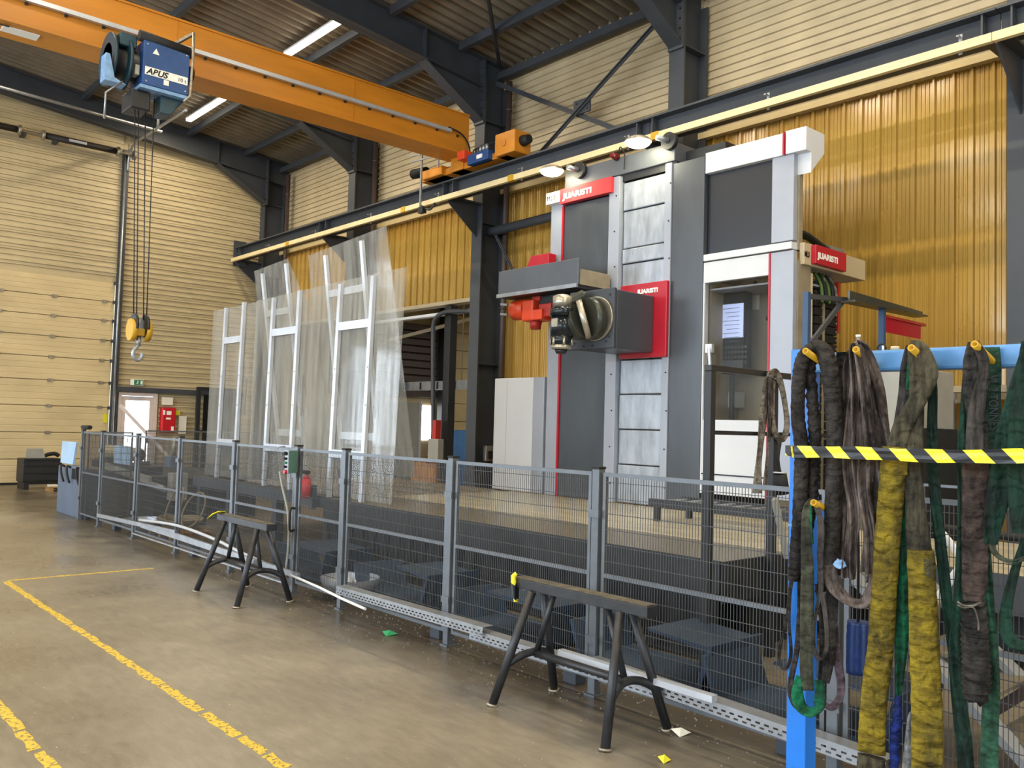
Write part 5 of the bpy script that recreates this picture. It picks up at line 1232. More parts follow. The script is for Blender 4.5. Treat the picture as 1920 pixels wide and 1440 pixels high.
# ------------------------------------------------------------------ blue sling rack in the foreground
rk = thing('sling_rack', (3.48, 1.9, 0), 'bright blue steel rack holding the lifting slings in the right foreground', 'rack')
MB().box(3.44, 3.53, 1.945, 2.035, 0.012, 2.07).build('post', 'rack_blue', rk, .004)
MB().box(3.39, 3.58, 1.90, 2.08, 0, .012).build('base_plate', 'rack_blue', rk)
MB().box(3.435, 3.44, 1.945, 2.035, 1.30, 1.31).build('weld_seam', 'rack_blue_pale', rk)
MB().box(3.44, 3.52, -.6, 1.944, 1.965, 2.05).build('top_beam', 'rack_blue_pale', rk, .012)
MB().box(3.44, 3.53, -.7, -.61, 0, 2.07).build('post', 'rack_blue', rk, .004)
pegs = [(3.24,1.852,2.041), (3.26,1.648,2.039), (3.24,1.423,2.033), (3.24,1.201,2.035), (3.24,1.007,2.03)]
def peg(p, xr=3.438):
    a = Vector(p); b = Vector((xr, p[1]+.005, p[2]-.055)); n = 16
    d = (b-a).normalized(); h = Vector((0,0,1)); u = d.cross(h).normalized(); v = u.cross(d); vs = []
    for c, r in ((b, .0135), (a, .0135), (a, .0085), (a+d*.06, .0085)):
        for k in range(n): t = 2*PI*k/n; vs.append(c+(u*math.cos(t)+v*math.sin(t))*r)
    m = MB(); m.add(vs, [(r*n+k, r*n+(k+1)%n, (r+1)*n+(k+1)%n, (r+1)*n+k) for r in range(3) for k in range(n)]+[tuple(3*n+k for k in range(n))], True)
    return m.build('peg', 'peg_yellow', rk)
for p in pegs: peg(p)
lp = (3.24,1.809,1.428); peg(lp)
MB().box(3.44, 3.48, lp[1]-.03, 1.944, lp[2]-.09, lp[2]-.02).build('peg_bracket', 'rack_blue', rk)

def strap(par, pts, ws, mt, th=.004, name='strap', fold=.004, seed=1, nrm=(-1, -.35, 0), ns=5):
    P = smooth_path(pts, 6); m = MB().ribbon(P, lerp_list(ws, len(P)), th, nrm, ns, fold, seed); return m.build(name, mt, par)
def hose(par, pts, rs, mt, name='sleeve', wob=0, seed=1, n=14, flat=1.0, sub=8):
    P = smooth_path(pts, sub); rnd = random.Random(seed); R = lerp_list(rs, len(P))
    R = [r*(1+wob*((-1)**i)*(.5+rnd.random()*.5)) for i, r in enumerate(R)]
    P = [p+Vector(((rnd.random()-.5), (rnd.random()-.5), 0))*wob*.03 for p in P]
    return MB().tube(P, .03, n=n, rs=R, flat=flat).build(name, mt, par)
def flat_sleeve(par, pts, ws, mt, th=.016, name='sleeve', seed=1):   # padded flat sleeve with wrinkles
    P = smooth_path(pts, 7); rnd = random.Random(seed); W = lerp_list(ws, len(P)); m = MB(); n = 14; base = 0
    for i, p in enumerate(P):
        d = (P[min(i+1, len(P)-1)]-P[max(i-1, 0)]).normalized(); u = d.cross(Vector((-1, -.4, 0))).normalized(); nn = u.cross(d)
        wob = 1+(.035*(rnd.random()-.5)*2); bl = th*(.8+.7*rnd.random())
        for k in range(n):
            t = 2*PI*k/n; c, s = math.cos(t), math.sin(t)
            m.v.append(tuple(p+u*(abs(c)**.6*(1 if c > 0 else -1))*W[i]/2*wob+nn*s*bl))
    for i in range(len(P)-1):
        for k in range(n): m.f.append((i*n+k, i*n+(k+1)%n, (i+1)*n+(k+1)%n, (i+1)*n+k)); m.sm.append(True)
    L = len(P)-1; m.f += [tuple(range(n))[::-1], tuple(L*n+k for k in range(n))]; m.sm += [False, False]
    return m.build(name, mt, par)

# peg 1: thick black round sling
s1 = thing('round_sling', (3.3, 1.85, 1.0), 'thick black sleeved round sling on the first peg beside the blue post', 'sling')
hose(s1, [(3.31,1.849,2.064), (3.31,1.896,2.026), (3.31,1.919,1.933), (3.31,1.922,1.776), (3.31,1.903,1.643), (3.31,1.904,1.51), (3.31,1.911,1.333), (3.31,1.924,1.2), (3.31,1.933,1.093)], [.026, .03, .028, .03, .03, .028, .022], 'web_black', 'sling_leg', .05, 2)
hose(s1, [(3.36,1.871,2.058), (3.36,1.895,1.98), (3.36,1.883,1.823), (3.36,1.872,1.689), (3.36,1.875,1.556), (3.36,1.883,1.422), (3.36,1.901,1.288), (3.36,1.909,1.154)], [.02, .024, .026, .024, .02], 'web_black', 'gathered_sleeve', .16, 3)
hose(s1, [(3.33,1.869,2.071), (3.33,1.819,2.042), (3.33,1.79,1.953), (3.33,1.774,1.822), (3.33,1.766,1.692), (3.33,1.769,1.519), (3.33,1.774,1.346), (3.33,1.784,1.216), (3.33,1.801,1.09)], [.03, .037, .036, .035, .033, .028], 'web_black', 'sling_leg', .04, 4)
strap(s1, [(3.35,1.812,1.103), (3.35,1.828,1.075), (3.35,1.849,1.05)], [.05, .04, .03], 'web_black', .003, 'torn_end', .01)
s1b = thing('flat_sling', (3.42, 1.72, 1.0), 'wide black strap hanging behind the first two pegs over the beam', 'sling')
strap(s1b, [(3.42,1.771,2.047), (3.42,1.77,2.002), (3.42,1.767,1.913), (3.42,1.761,1.737), (3.42,1.754,1.518), (3.42,1.759,1.3), (3.42,1.761,1.126)], [.07, .085, .08, .075, .06], 'web_black', .006, 'strap', .006, 3)
# peg 2: brown grey flat slings
s2 = thing('flat_sling', (3.34, 1.65, 1.0), 'bundle of worn grey-brown flat slings hanging from the second peg', 'sling')
strap(s2, [(3.38,1.718,2.059), (3.38,1.736,1.976), (3.38,1.741,1.823), (3.38,1.753,1.649), (3.38,1.77,1.518), (3.38,1.775,1.344), (3.38,1.787,1.137)], [.03, .045, .05, .06, .06, .05], 'web_brown', .004, 'strap', .02, 1, ns=8)
strap(s2, [(3.3,1.662,2.062), (3.3,1.677,2.029), (3.3,1.672,1.905), (3.3,1.679,1.736), (3.3,1.686,1.567), (3.3,1.671,1.4), (3.3,1.683,1.232), (3.3,1.691,1.137)], [.03, .035, .05, .055, .05, .05], 'web_brown', .004, 'strap', .024, 2, ns=8)
strap(s2, [(3.33,1.679,2.065), (3.33,1.648,2.03), (3.33,1.612,1.906), (3.33,1.592,1.738), (3.33,1.576,1.573), (3.33,1.578,1.407), (3.33,1.569,1.244), (3.33,1.597,1.117)], [.04, .07, .085, .1, .09, .07], 'web_brown', .004, 'strap', .026, 5, ns=10)
strap(s2, [(3.29,1.659,2.061), (3.29,1.641,2.009), (3.29,1.623,1.862), (3.29,1.612,1.675), (3.29,1.619,1.488), (3.29,1.601,1.325), (3.29,1.608,1.17)], [.03, .05, .06, .05, .05], 'web_brown', .004, 'strap', .024, 8, ns=8)
strap(s2, [(3.36,1.663,2.037), (3.36,1.618,1.823), (3.36,1.582,1.614), (3.36,1.567,1.407), (3.36,1.581,1.199)], [.05, .06, .06, .04], 'web_dark', .004, 'strap', .012, 9)
strap(s2, [(3.3,1.765,1.179), (3.3,1.753,1.106), (3.3,1.712,1.065), (3.3,1.664,1.048), (3.3,1.621,1.059), (3.3,1.591,1.111), (3.3,1.579,1.159)], [.05, .055, .05, .05, .045], 'web_brown', .004, 'strap', .004, 4, nrm=(-.6, -.3, .8))
strap(s2, [(3.28,1.734,1.201), (3.28,1.716,1.191), (3.28,1.694,1.201)], [.03, .035, .03], 'light_blue', .004, 'blue_patch', .004)
s2b = thing('blue_roll', (3.6, 1.75, 1.0), 'shiny dark blue plastic roll hanging low behind the brown slings', 'roll')
q = [(3.6,1.798,0.913), (3.6,1.8,0.695)]
hose(s2b, [Vector(q[0])+Vector((0,0,.0)), Vector(q[0])*.6+Vector(q[1])*.4, Vector(q[1])], [.043, .046, .045], 'blue_bag', 'roll', .03, 3, 20, sub=5)
MB().tube([Vector(q[0])+Vector((0, 0, -.01)), Vector(q[0])+Vector((0, 0, .3)), (3.53, q[0][1], 1.99)], .006, n=6).build('cord', 'rubber', s2b)
# peg 3
s3 = thing('yellow_sling', (3.3, 1.5, .3), 'left yellow padded sling hanging from the third peg', 'sling')
strap(s3, [(3.29,1.449,2.05), (3.29,1.41,2.036), (3.29,1.378,1.959), (3.29,1.386,1.904), (3.29,1.432,1.816), (3.29,1.476,1.74), (3.29,1.499,1.648), (3.29,1.507,1.593)], [.03, .05, .06, .06, .065, .07, .085], 'web_yellow_grey', .006, 'strap', .004, 2)
strap(s3, [(3.33,1.465,2.05), (3.33,1.479,1.965), (3.33,1.484,1.863), (3.33,1.498,1.76), (3.33,1.513,1.637)], [.03, .045, .05, .05, .05], 'web_dark', .004, 'strap', .006, 3)
strap(s3, [(3.275,1.497,1.662), (3.275,1.5,1.598), (3.275,1.502,1.559)], [.085, .095, .098], 'web_yellow', .012, 'sleeve_collar', .002, 4)
flat_sleeve(s3, [(3.29,1.509,1.565), (3.29,1.517,1.475), (3.29,1.528,1.333), (3.29,1.537,1.171), (3.29,1.546,1.029), (3.29,1.555,0.886), (3.29,1.573,0.742), (3.29,1.582,0.62), (3.29,1.586,0.495)], [.09, .092, .092, .09, .092, .095, .095, .1], 'web_yellow', .014, 'padded_sleeve', 3)
flat_sleeve(s3, [(3.29,1.585,0.483), (3.29,1.589,0.418), (3.29,1.592,0.318), (3.29,1.588,0.24)], [.1, .1, .1, .08], 'web_yellow_grey', .014, 'sleeve_end', 6)
s4 = thing('yellow_sling', (3.3, 1.4, .3), 'yellow padded sling marked 2009 hanging from the third peg', 'sling')
strap(s4, [(3.31,1.454,2.048), (3.31,1.438,1.962), (3.31,1.431,1.821), (3.31,1.436,1.661), (3.31,1.439,1.54), (3.31,1.433,1.422), (3.31,1.418,1.273)], [.03, .045, .05, .055, .06, .07, .088], 'web_yellow_grey', .006, 'strap', .003, 4)
flat_sleeve(s4, [(3.29,1.406,1.284), (3.29,1.399,1.152), (3.29,1.393,0.998), (3.29,1.386,0.845), (3.29,1.38,0.693), (3.29,1.379,0.579), (3.29,1.382,0.445), (3.29,1.382,0.35)], [.094, .098, .1, .104, .108, .1, .09], 'web_yellow', .015, 'padded_sleeve', 8)
q = [(3.262,1.382,1.262), (3.262,1.351,1.193)]
text('2009', .042, q[0], (.02, -.03, -1), (.35, -1, 0), 'ink', s4, .002, 'year_print', sx=.82)
s5 = thing('green_sling', (3.33, 1.45, .3), 'bright green narrow sling with a gathered blue end', 'sling')
strap(s5, [(3.31,1.454,2.044), (3.31,1.458,1.963), (3.31,1.461,1.882)], [.02, .02, .02], 'web_green', .004, 'strap', .002)
strap(s5, [(3.34,1.475,1.945), (3.34,1.47,1.741), (3.34,1.477,1.578), (3.34,1.48,1.456), (3.34,1.483,1.315), (3.34,1.484,1.154), (3.34,1.491,1.012), (3.34,1.499,0.871), (3.34,1.508,0.705)], [.02, .03, .035, .04, .05, .055, .045, .02], 'web_green', .004, 'strap', .008, 2)
hose(s5, [(3.34,1.508,0.719), (3.34,1.511,0.629), (3.34,1.521,0.566), (3.34,1.522,0.487), (3.34,1.528,0.366)], [.012, .017, .018, .017, .016], 'web_blue', 'blue_end', .2, 5)
strap(s5, [(3.36,1.476,2.049), (3.36,1.42,2.022), (3.36,1.395,1.904), (3.36,1.395,1.743), (3.36,1.39,1.583), (3.36,1.376,1.425), (3.36,1.358,1.269), (3.36,1.338,1.096), (3.36,1.315,0.907), (3.36,1.311,0.85)], [.02, .03, .035, .04, .04, .04, .035, .03], 'web_green_dark', .005, 'strap', .008, 7)
s5b = thing('white_strap', (3.36, 1.4, .2), 'frayed off-white strap end beside the yellow sling marked 2009', 'strap')
strap(s5b, [(3.36,1.398,1.283), (3.36,1.441,0.742), (3.36,1.458,0.649), (3.36,1.467,0.538), (3.36,1.475,0.418), (3.36,1.47,0.34)], [.01, .015, .04, .05, .05, .04], 'web_white', .004, 'strap', .01, 6)
# peg 4
s6 = thing('brown_sling', (3.3, 1.22, .8), 'dusty brown padded sling with a gathered black end on the fourth peg', 'sling')
strap(s6, [(3.3,1.229,2.047), (3.3,1.236,1.975), (3.3,1.232,1.859), (3.3,1.21,1.745), (3.3,1.214,1.616)], [.03, .05, .055, .06, .07], 'web_black', .005, 'strap', .008, 3)
strap(s6, [(3.27,1.214,2.044), (3.27,1.184,1.989), (3.27,1.182,1.923), (3.27,1.2,1.839), (3.27,1.21,1.744), (3.27,1.21,1.616)], [.03, .035, .035, .05, .055, .06], 'web_dark', .005, 'strap', .006, 4)
flat_sleeve(s6, [(3.28,1.212,1.627), (3.28,1.211,1.518), (3.28,1.213,1.406), (3.28,1.213,1.294), (3.28,1.214,1.2), (3.28,1.219,1.129)], [.085, .088, .087, .084, .082, .06], 'web_rust', .016, 'padded_sleeve', 9)
hose(s6, [(3.28,1.219,1.125), (3.28,1.214,1.07), (3.28,1.212,0.997), (3.28,1.208,0.905), (3.28,1.208,0.828), (3.28,1.21,0.791)], [.038, .042, .043, .045, .044, .03], 'web_black', 'gathered_sleeve', .10, 6, 18, sub=9)
MB().tube(smooth_path([Vector(v)+Vector((-.03, 0, 0)) for v in [(3.26,1.251,1.129), (3.26,1.233,1.119), (3.26,1.201,1.123), (3.26,1.174,1.139)]]), .004, n=6).build('tie_cord', 'web_grey', s6)
MB().tube(smooth_path([Vector(v)+Vector((-.03, 0, 0)) for v in [(3.26,1.251,1.118), (3.26,1.23,1.111), (3.26,1.198,1.116), (3.26,1.184,1.078), (3.26,1.182,1.042)]]), .003, n=6).build('tie_cord', 'web_grey', s6)
s7 = thing('green_sling', (3.35, 1.25, .3), 'dark green narrow sling hanging down left of the brown sleeve', 'sling')
strap(s7, [(3.34,1.244,2.048), (3.34,1.262,1.939), (3.34,1.271,1.783), (3.34,1.276,1.667), (3.34,1.275,1.454), (3.34,1.284,1.241), (3.34,1.293,1.068), (3.34,1.302,0.932), (3.34,1.288,0.764), (3.34,1.269,0.6), (3.34,1.262,0.471)], [.03, .03, .035, .04, .035, .035, .04, .05, .055, .05], 'web_green_dark', .005, 'strap', .008, 2)
s8 = thing('green_sling', (3.35, 1.15, .3), 'green flat sling printed VL 2 TONNES draped over the beam', 'sling')
strap(s8, [(3.41,1.204,2.038), (3.41,1.204,2.005), (3.41,1.202,1.961), (3.41,1.202,1.864), (3.41,1.2,1.767), (3.41,1.202,1.693), (3.41,1.207,1.631)], [.05, .056, .056, .055, .054, .045, .025], 'web_green_pale', .005, 'strap', .003, 2)
strap(s8, [(3.35,1.189,1.66), (3.35,1.2,1.593), (3.35,1.201,1.46), (3.35,1.199,1.29), (3.35,1.192,1.122), (3.35,1.185,0.974), (3.35,1.183,0.825), (3.35,1.188,0.676), (3.35,1.191,0.491)], [.03, .025, .025, .03, .035, .045, .055, .055, .055], 'web_green_pale', .005, 'strap', .006, 5)
q = (3.375,1.204,1.934)
text('VL 2 TONNES', .042, q, (.02, -.02, -1), (.35, -1, 0), 'ink', s8, .002, 'weight_print', sx=.78)
# right edge
s9 = thing('green_sling', (3.3, 1.05, 1.0), 'wide dark green ribbed sling at the right edge, widest of the green ones', 'sling')
strap(s9, [(3.27,1.02,2.037), (3.27,1.049,1.929), (3.27,1.073,1.82), (3.27,1.098,1.71), (3.27,1.116,1.599), (3.27,1.133,1.506), (3.27,1.15,1.413), (3.27,1.157,1.338)], [.06, .07, .08, .085, .08, .075, .06, .04], 'web_green_dark', .008, 'strap', .006, 2, ns=7)
strap(s9, [(3.24,1.014,2.034), (3.24,1.03,1.819), (3.24,1.04,1.657), (3.24,1.04,1.496), (3.24,1.037,1.39)], [.07, .1, .11, .1, .08], 'web_green_dark', .008, 'strap', .006, 3, ns=7)
strap(s9, [(3.3,1.168,1.363), (3.3,1.161,1.317), (3.3,1.136,1.291), (3.3,1.099,1.283), (3.3,1.059,1.301), (3.3,1.03,1.333)], [.035, .02, .015, .015, .015], 'web_olive', .004, 'loop', .003, 4)
strap(s9, [(3.32,1.103,1.599), (3.32,1.114,1.534), (3.32,1.137,1.486), (3.32,1.157,1.456), (3.32,1.168,1.399)], [.03, .03, .025, .02], 'web_black', .004, 'loop', .003, 4)
strap(s9, [(3.3,1.059,1.366), (3.3,1.086,1.272), (3.3,1.108,1.178), (3.3,1.119,1.103), (3.3,1.116,1.04), (3.3,1.096,1.008), (3.3,1.06,1.003), (3.3,1.03,1.012)], [.02, .028, .035, .04, .045, .04, .035], 'web_green_dark', .005, 'lower_loop', .003, 6)
# lower peg by the post
s10 = thing('olive_sling', (3.3, 1.85, .4), 'olive green worn sling with a bright green loop on the low peg', 'sling')
strap(s10, [(3.27,1.828,1.434), (3.27,1.851,1.385), (3.27,1.854,1.255), (3.27,1.848,1.148), (3.27,1.848,0.999), (3.27,1.849,0.87), (3.27,1.847,0.743), (3.27,1.837,0.672)], [.03, .04, .045, .05, .052, .052, .05, .04], 'web_olive', .006, 'strap', .004, 2)
strap(s10, [(3.29,1.889,0.713), (3.29,1.898,0.643), (3.29,1.881,0.594), (3.29,1.838,0.581), (3.29,1.804,0.613), (3.29,1.797,0.667), (3.29,1.807,0.718)], [.03, .05, .05, .05, .045, .03], 'web_green', .004, 'green_loop', .0, 4, nrm=(-.5, -.2, .85))
MB().tube(smooth_path([(3.26,1.831,1.413), (3.26,1.828,1.334), (3.26,1.82,1.26)]), .005, n=6).build('green_edge', 'web_green', s10)
s11 = thing('dark_strap', (3.32, 1.8, .5), 'dark looped straps hanging beside the olive sling', 'strap')
strap(s11, [(3.27,1.819,1.431), (3.27,1.79,1.337), (3.27,1.793,1.22), (3.27,1.787,1.094), (3.27,1.809,0.984), (3.27,1.819,0.877), (3.27,1.807,0.82), (3.27,1.783,0.812), (3.27,1.761,0.863), (3.27,1.767,0.971), (3.27,1.784,1.073)], [.02, .025, .025, .02, .014, .014, .018, .018, .016, .018, .02], 'web_dark', .004, 'strap', .002, 4)
strap(s11, [(3.34,1.837,1.09), (3.34,1.819,0.953), (3.34,1.815,0.803), (3.34,1.825,0.673), (3.34,1.843,0.604)], [.03, .03, .025, .02], 'web_black', .004, 'strap', .004, 4)
s12 = thing('mauve_strap', (3.34, 1.75, .5), 'mauve grey strap looping down right of the olive sling', 'strap')
strap(s12, [(3.36,1.799,1.126), (3.36,1.783,0.956), (3.36,1.764,0.811), (3.36,1.747,0.709), (3.36,1.753,0.645), (3.36,1.784,0.603), (3.36,1.816,0.607), (3.36,1.836,0.645)], [.03, .032, .034, .03, .03, .025, .025], 'web_mauve', .004, 'strap', .003, 4)
strap(s12, [(3.33,1.779,1.217), (3.33,1.773,1.047), (3.33,1.78,0.834), (3.33,1.797,0.703)], [.04, .05, .045, .03], 'web_black', .004, 'strap', .006, 5)
s13 = thing('black_strap', (3.32, 1.9, .5), 'thin black strap looping down in front of the blue post', 'strap')
strap(s13, [(3.33,1.916,1.134), (3.33,1.916,0.958), (3.33,1.926,0.803), (3.33,1.949,0.689), (3.33,1.953,0.622), (3.33,1.932,0.579), (3.33,1.903,0.578)], [.02, .022, .022, .024, .02, .015], 'web_black', .004, 'strap', .002, 4)
strap(s13, [(3.41,1.997,1.119), (3.41,2.01,1.022), (3.41,2.026,0.883), (3.41,2.051,0.788), (3.41,2.055,0.719), (3.41,2.036,0.693), (3.41,2.011,0.71), (3.41,1.999,0.776), (3.41,2.009,0.887), (3.41,2.005,1.023), (3.41,1.992,1.116)], [.02, .012, .012, .014, .014, .014, .014, .012, .012, .018], 'web_black', .003, 'strap', .002, 4)

# hazard tape across the rack
def lerp(a, b, t): return a+(b-a)*t
m = MB(); P = []
for k in range(25):
    t = k/24; P.append((lerp(3.235, 2.98, t) if k else 3.42, lerp(1.945, .55, t) if k else 2.02, lerp(1.625, 1.672, t)+.004*math.sin(t*9)-.006*math.sin(PI*t)))
m.ribbon(P, [.046+.003*math.sin(k*1.3) for k in range(25)], .0012, (-1, -.3, 0), 4, .0015, 2); m.sm = [False]*len(m.sm)
ht = m.build('hazard_tape', 'hazard'); tag(ht, 'yellow and black barrier tape stretched across the hanging slings', 'tape')
m = MB().box(3.425, 3.535, 1.93, 2.05, 1.605, 1.65); tag(m.build('tape_wrap', 'hazard', None, .004), 'yellow and black tape wrapped around the blue post', 'tape')
# things on top of the beam
t = thing('plastic_bottle', (3.48, 1.72, 2.05), 'clear plastic bottle top behind the second peg', 'bottle')
q = (3.48,1.748,2.068)
m = MB()
for (a, b, r0, r1) in ((0, .03, .025, .024), (.03, .05, .024, .009), (.05, .062, .009, .009)): m.cyl((3.48, q[1], 2.051+a), (3.48, q[1], 2.051+b), r0, r1, n=16, cap=False)
m.build('bottle_body', 'clear_sheet', t); MB().cyl((3.48, q[1], 2.113), (3.48, q[1], 2.122), .01, n=12).build('cap', 'white_label', t)
t = thing('small_shackle', (3.47, 1.5, 2.05), 'small black shackle with white pin on the blue beam', 'shackle')
q = (3.47,1.643,2.056)
MB().tube([(3.47, q[1]+.018*math.cos(a*PI/8), 2.056+.022*math.sin(a*PI/8)) for a in range(9)], .004, n=6).build('bow', 'rubber', t); MB().cyl((3.47, q[1]-.006, 2.051), (3.47, q[1]-.006, 2.07), .005, n=8).build('pin', 'white_label', t)
tag(MB().cyl((3.48, (3.48,1.593,2.061)[1], 2.051), (3.48, (3.48,1.593,2.061)[1], 2.066), .018, .016, n=16).build('cream_disc', 'tray_beige_pale'), 'small cream cap lying on the blue beam', 'cap')

# ------------------------------------------------------------------ stair and handrail at the near end of the machine bed
hr = thing('stair_handrail', (5.6, 3.68, .2), 'black square-tube handrail at the end of the machine bed', 'handrail')
MB().box(5.12, 5.18, 3.65, 3.71, 0.0, 2.13).build('post', 'steel_black', hr, .004)
MB().box(5.94, 6.0, 3.65, 3.71, 0.0, 2.12).build('post', 'steel_black', hr, .004)
MB().box(5.12, 7.2, 3.65, 3.71, 2.131, 2.175).build('top_rail', 'steel_black', hr, .004)
MB().box(5.181, 5.939, 3.665, 3.695, 1.68, 1.71).build('mid_rail', 'steel_black', hr)
MB().box(6.001, 7.2, 3.665, 3.695, 1.68, 1.71).build('mid_rail', 'steel_black', hr)
t = thing('flat_sling', (5.9, 3.6, 1.5), 'grey-brown flat sling looped over the black handrail', 'sling')
strap(t, [(5.872,3.62,2.15), (5.8,3.62,2.089), (5.748,3.62,1.869), (5.711,3.62,1.629), (5.687,3.62,1.431), (5.678,3.62,1.253)], [.08, .09, .09, .08, .09, .11], 'web_grey', .006, 'strap', .006, 2, nrm=(0, -1, 0))
strap(t, [(5.815,3.63,2.13), (5.918,3.63,2.169), (5.996,3.63,2.083), (6.061,3.63,1.921), (6.095,3.63,1.777), (6.051,3.63,1.673), (5.976,3.63,1.664), (5.898,3.63,1.752), (5.871,3.63,1.955), (5.882,3.63,2.098)], [.05, .06, .05, .05, .05, .05, .05, .05, .05, .05], 'web_grey', .006, 'loop', .003, 3, nrm=(-.4, -1, 0))
strap(t, [(5.796,3.6,2.129), (5.809,3.6,1.912), (5.781,3.6,1.59), (5.745,3.6,1.272)], [.05, .06, .05, .06], 'web_brown', .005, 'strap', .006, 5, nrm=(0, -1, 0))
t = thing('black_hose', (6.1, 3.55, .8), 'black hose piece hanging beside the sling on the handrail', 'hose')
q = [(5.876,3.56,1.632), (5.849,3.56,1.512), (5.882,3.56,1.4), (5.915,3.56,1.251)]
MB().tube(smooth_path(q[:3]), .015).build('cord', 'rubber', t); MB().cyl(q[2], q[3], .05, .06, n=16).build('sleeve', 'rubber', t)
MB().cyl(Vector(q[2])+Vector((0, 0, .002)), Vector(q[2])+Vector((0, 0, .012)), .05, n=16).build('rim', 'alu', t)
tag(MB().bar((5.715,3.5,1.222), (5.901,3.5,0.78), .03, .05).build('leaning_bar', 'grey_panel'), 'grey bar leaning from the handrail foot to the blue post', 'bar')
dk = thing('side_deck', (7.6, 1.0, 0), 'brown deck with dark front edge seen behind the right slings', 'deck')
MB().box(6.75, 8.85, -1.2, 3.15, .70, .75).build('deck_top', 'table_wood', dk)
MB().box(6.7, 6.74, -1.2, 3.15, .48, .755).build('edge_beam', 'steel_dark', dk)
for y in (-1.0, 1.2, 3.0): MB().box(6.8, 6.9, y-.05, y+.05, 0, .70).build('leg', 'steel_dark', dk)
MB().box(7.4, 8.8, -1.1, 3.0, .05, .6).build('dark_tank', 'plate_dark', dk)
st = thing('steel_stair', (5.2, 1.8, 0), 'pale steel stair with checkered treads behind the fence on the right', 'stair')
for x in (4.8, 5.5):
    MB().bar((x, 2.55, 1.02), (x, 1.42, .03), .04, .13, hint=(1, 0, 0)).build('stringer', 'ctl_grey', st)
for k in range(5):
    z = .2+k*.18; y = 1.62+k*.205
    MB().box(4.84, 5.46, y-.1, y+.1, z-.02, z).build('tread', 'grating', st)
MB().box(4.7, 5.6, 2.6, 2.7, .3, .36).build('landing_beam', 'ctl_grey', st)
m = MB(); m.tube(smooth_path([(5.1,2.094,1.206), (5.1,1.992,1.084), (5.1,1.963,1.014), (5.1,1.997,0.936), (5.1,2.092,0.788)]), .022); m.build('bent_rail', 'white_paint', st)
MB().tube([(5,2.096,1.211), (5,1.512,1.188)], .02).build('black_rail', 'rubber', st)
MB().bar((5.3,1.868,0.185), (5.3,1.604,0.423), .03, .06).build('brace', 'pipe_brown', st)
t = thing('back_fence', (9, .5, 0), 'thin wire railing standing on the brown deck behind the slings', 'railing')
for y in (.2, 1.4, 2.9): MB().box(6.8, 6.83, y-.015, y+.015, .755, 1.35).build('post', 'fence_galv', t)
MB().box(6.8, 6.82, .2, 2.9, 1.33, 1.35).build('top_rail', 'fence_galv', t)
MB().tube(smooth_path([(7.5,2.529,1.114), (7.5,2.472,1.091), (7.5,2.396,1.114)]), .012).build('white_hook', 'white_paint', t) if False else None

# ------------------------------------------------------------------ clutter at the far left end of the fence
cbx = thing('blue_grey_cabinet', (4.5, 15.7, 0), 'blue-grey steel cabinet with black handles at the far end of the fence', 'cabinet')
MB().box(4.2, 4.5, 15.2, 16.55, 0, .80).build('cabinet_body', 'ctl_blue', cbx, .008)
MB().box(4.19, 4.2, 15.22, 15.7, .62, .79).build('black_drawer', 'console_black', cbx)
m = MB()
for y in (15.25, 15.8, 16.15): m = MB().tube(smooth_path([(4.2, y, .8), (4.14, y, .82), (4.13, y-.05, .70), (4.16, y-.1, .55)]), .018); m.build('handle', 'rubber', cbx)
q = [(4.42,17.241,0.744), (4.42,16.47,0.767), (4.42,16.325,1.209), (4.42,17.189,1.201)]
tag(MB().prism([(q[0][1], .81), (q[1][1], .81), (q[2][1], q[2][2]), (q[3][1], q[3][2])], 'x', 4.4, 4.44).build('blue_panel', 'lid_blue', None, .004), 'pale blue lid standing on the blue-grey cabinet', 'panel')  # light blue lid of the cabinet, kept as its own object
tag(MB().box(4.95, 4.99, 15.2, 16.05, .86, 1.17).build('blue_panel', 'lid_blue', None, .004), 'pale blue sheet behind the far fence panel', 'panel')
t = thing('cream_drum', (5.2, 16.2, .9), 'cream cylinder lying behind the far corner of the fence', 'drum')
MB().cyl((5.2, 15.5, 1.02), (5.2, 17.2, 1.02), .12, n=24).build('drum_shell', 'drum_cream', t); MB().cyl((5.2, 15.46, 1.02), (5.2, 15.5, 1.02), .09, n=20).build('drum_end', 'rubber', t)
MB().box(5.08, 5.32, 15.3, 15.4, .855, .92).build('cradle', 'steel_dark', t); MB().box(5.08, 5.32, 16.8, 16.9, .855, .92).build('cradle', 'steel_dark', t)
cv = thing('chip_conveyor', (5.6, 15.5, 0), 'dark chip conveyor with grey side rail behind the far fence', 'conveyor')
MB().box(5.05, 6.8, 14.3, 17.0, .0, .72).build('conveyor_body', 'plate_dark', cv, .01)
MB().box(5.0, 5.4, 14.9, 17.5, .72, .85).build('cover', 'plate_dark', cv, .01)
MB().bar((5.0, 16.6, .78), (5.0, 14.35, .66), .05, .12).build('side_rail', 'grey_panel', cv)
MB().cyl((5.0, 14.32, .6), (5.0, 13.7, .57), .05, n=14).build('roller', 'galv', cv)
MB().box(5.3, 5.5, 14.35, 14.6, .852, 1.05).build('motor', 'ctl_blue', cv, .02); MB().cyl((5.4, 14.45, 1.05), (5.4, 14.45, 1.35), .03).build('valve_stem', 'worn_metal', cv)
MB().box(5.25, 5.5, 14.05, 14.28, .35, .79).build('side_box', 'grey_panel', cv, .01)
panel(5.9, 7.4, 'wire mesh fence panel at the back near the exit door', x=17.3, axis='x', legs=True); panel(7.45, 8.9, 'wire mesh fence panel at the back left of the clear screens', x=17.3, axis='x', legs=True)
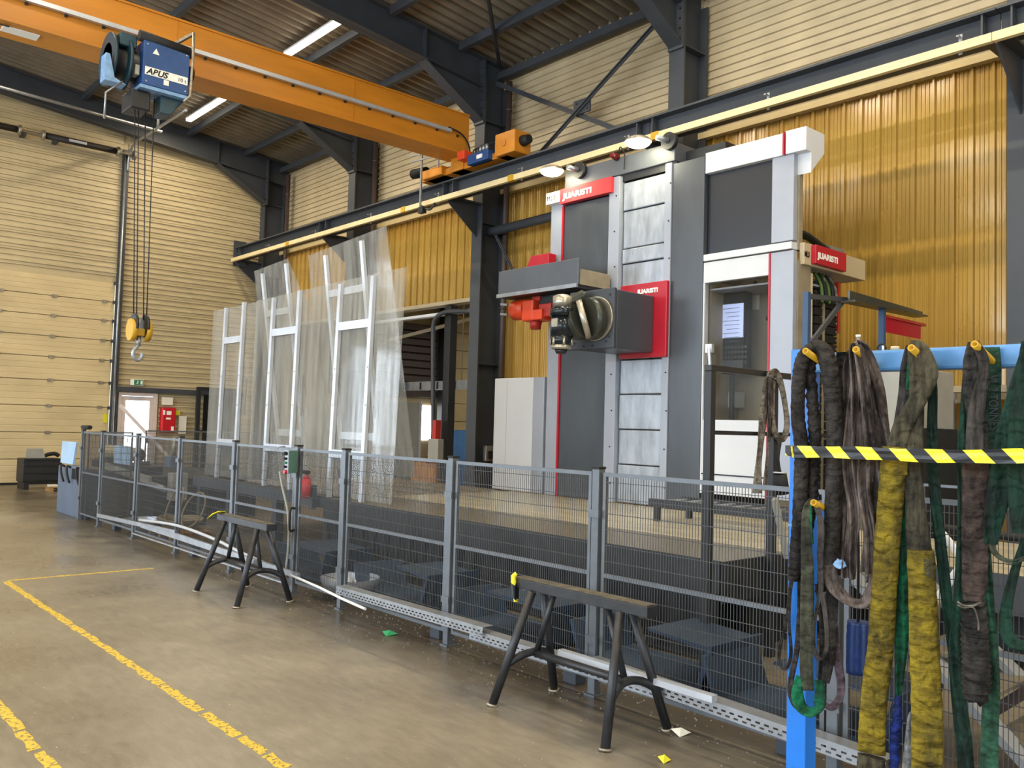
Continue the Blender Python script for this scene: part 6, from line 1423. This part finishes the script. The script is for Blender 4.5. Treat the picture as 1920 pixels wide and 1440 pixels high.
hp = thing('hose_pallet', (4.75, 12.4, 0), 'wooden pallet under the hose coil behind the fence', 'pallet')
for y in (12.05, 12.45, 12.85): MB().box(4.5, 5.1, y-.04, y+.04, 0, .09).build('bearer', 'plank', hp)
for x in (4.55, 4.7, 4.85, 5.0): MB().box(x-.05, x+.05, 11.95, 12.95, .091, .11).build('plank', 'plank', hp)
hs = thing('hose_coil', (4.8, 12.5, .11), 'coil of pale hose heaped on a pallet behind the fence', 'hose')
for k in range(6):
    r = .26+.02*k; MB().tube([(4.8+r*math.cos(a*PI/14)*.8, 12.5+r*math.sin(a*PI/14)*1.2, .135+k*.022+.01*math.sin(a)) for a in range(28)], .014, n=7, closed=True).build('hose_turn', 'hose', hs)
for (yy, r, tl) in ((12.6, .28, .2), (11.9, .25, -.3)): MB().tube([(4.75+.1*math.sin(a*PI/14+tl), yy+r*math.cos(a*PI/14), .42+r*math.sin(a*PI/14)*.95) for a in range(28)], .012, n=7, closed=True).build('loose_turn', 'hose', hs)
tag(MB().cyl((4.17, 14.75, 1.49), (4.17, 15.15, 1.49), .035, .03, n=14).build('black_cylinder', 'rubber'), 'short black cylinder lying on the corner fence post', 'lamp')  # plain black cylinder resting on the post, not a light source
for k, (y, x, lab) in enumerate(((13.1, 4.5, 'shiny steel drip bowl under the far fence panel'), (7.35, 4.5, 'shiny steel drip bowl under the fence gate'))):
    m = MB(); 
    for i in range(6):
        a0 = i/6*PI/2; a1 = (i+1)/6*PI/2; m.cyl((x, y, .20-.19*math.sin(a0)), (x, y, .20-.19*math.sin(a1)), .5*math.cos(a0)*(.55 if k else .55)+.01, .5*math.cos(a1)*.55+.01, n=26, cap=False)
    tag(m.build('drip_bowl', 'alu'), lab, 'bowl')
t = thing('wall_socket_box', (10.9, 12.9, 1), 'grey junction box on the side of the column left of the white cabinet', 'box')
MB().box(10.95, 11.2, 13.05, 13.14, 1.0, 1.3).build('box_body', 'galv', t, .01); MB().box(11.0, 11.15, 13.02, 13.05, 1.05, 1.2).build('cover', 'steel_black', t)
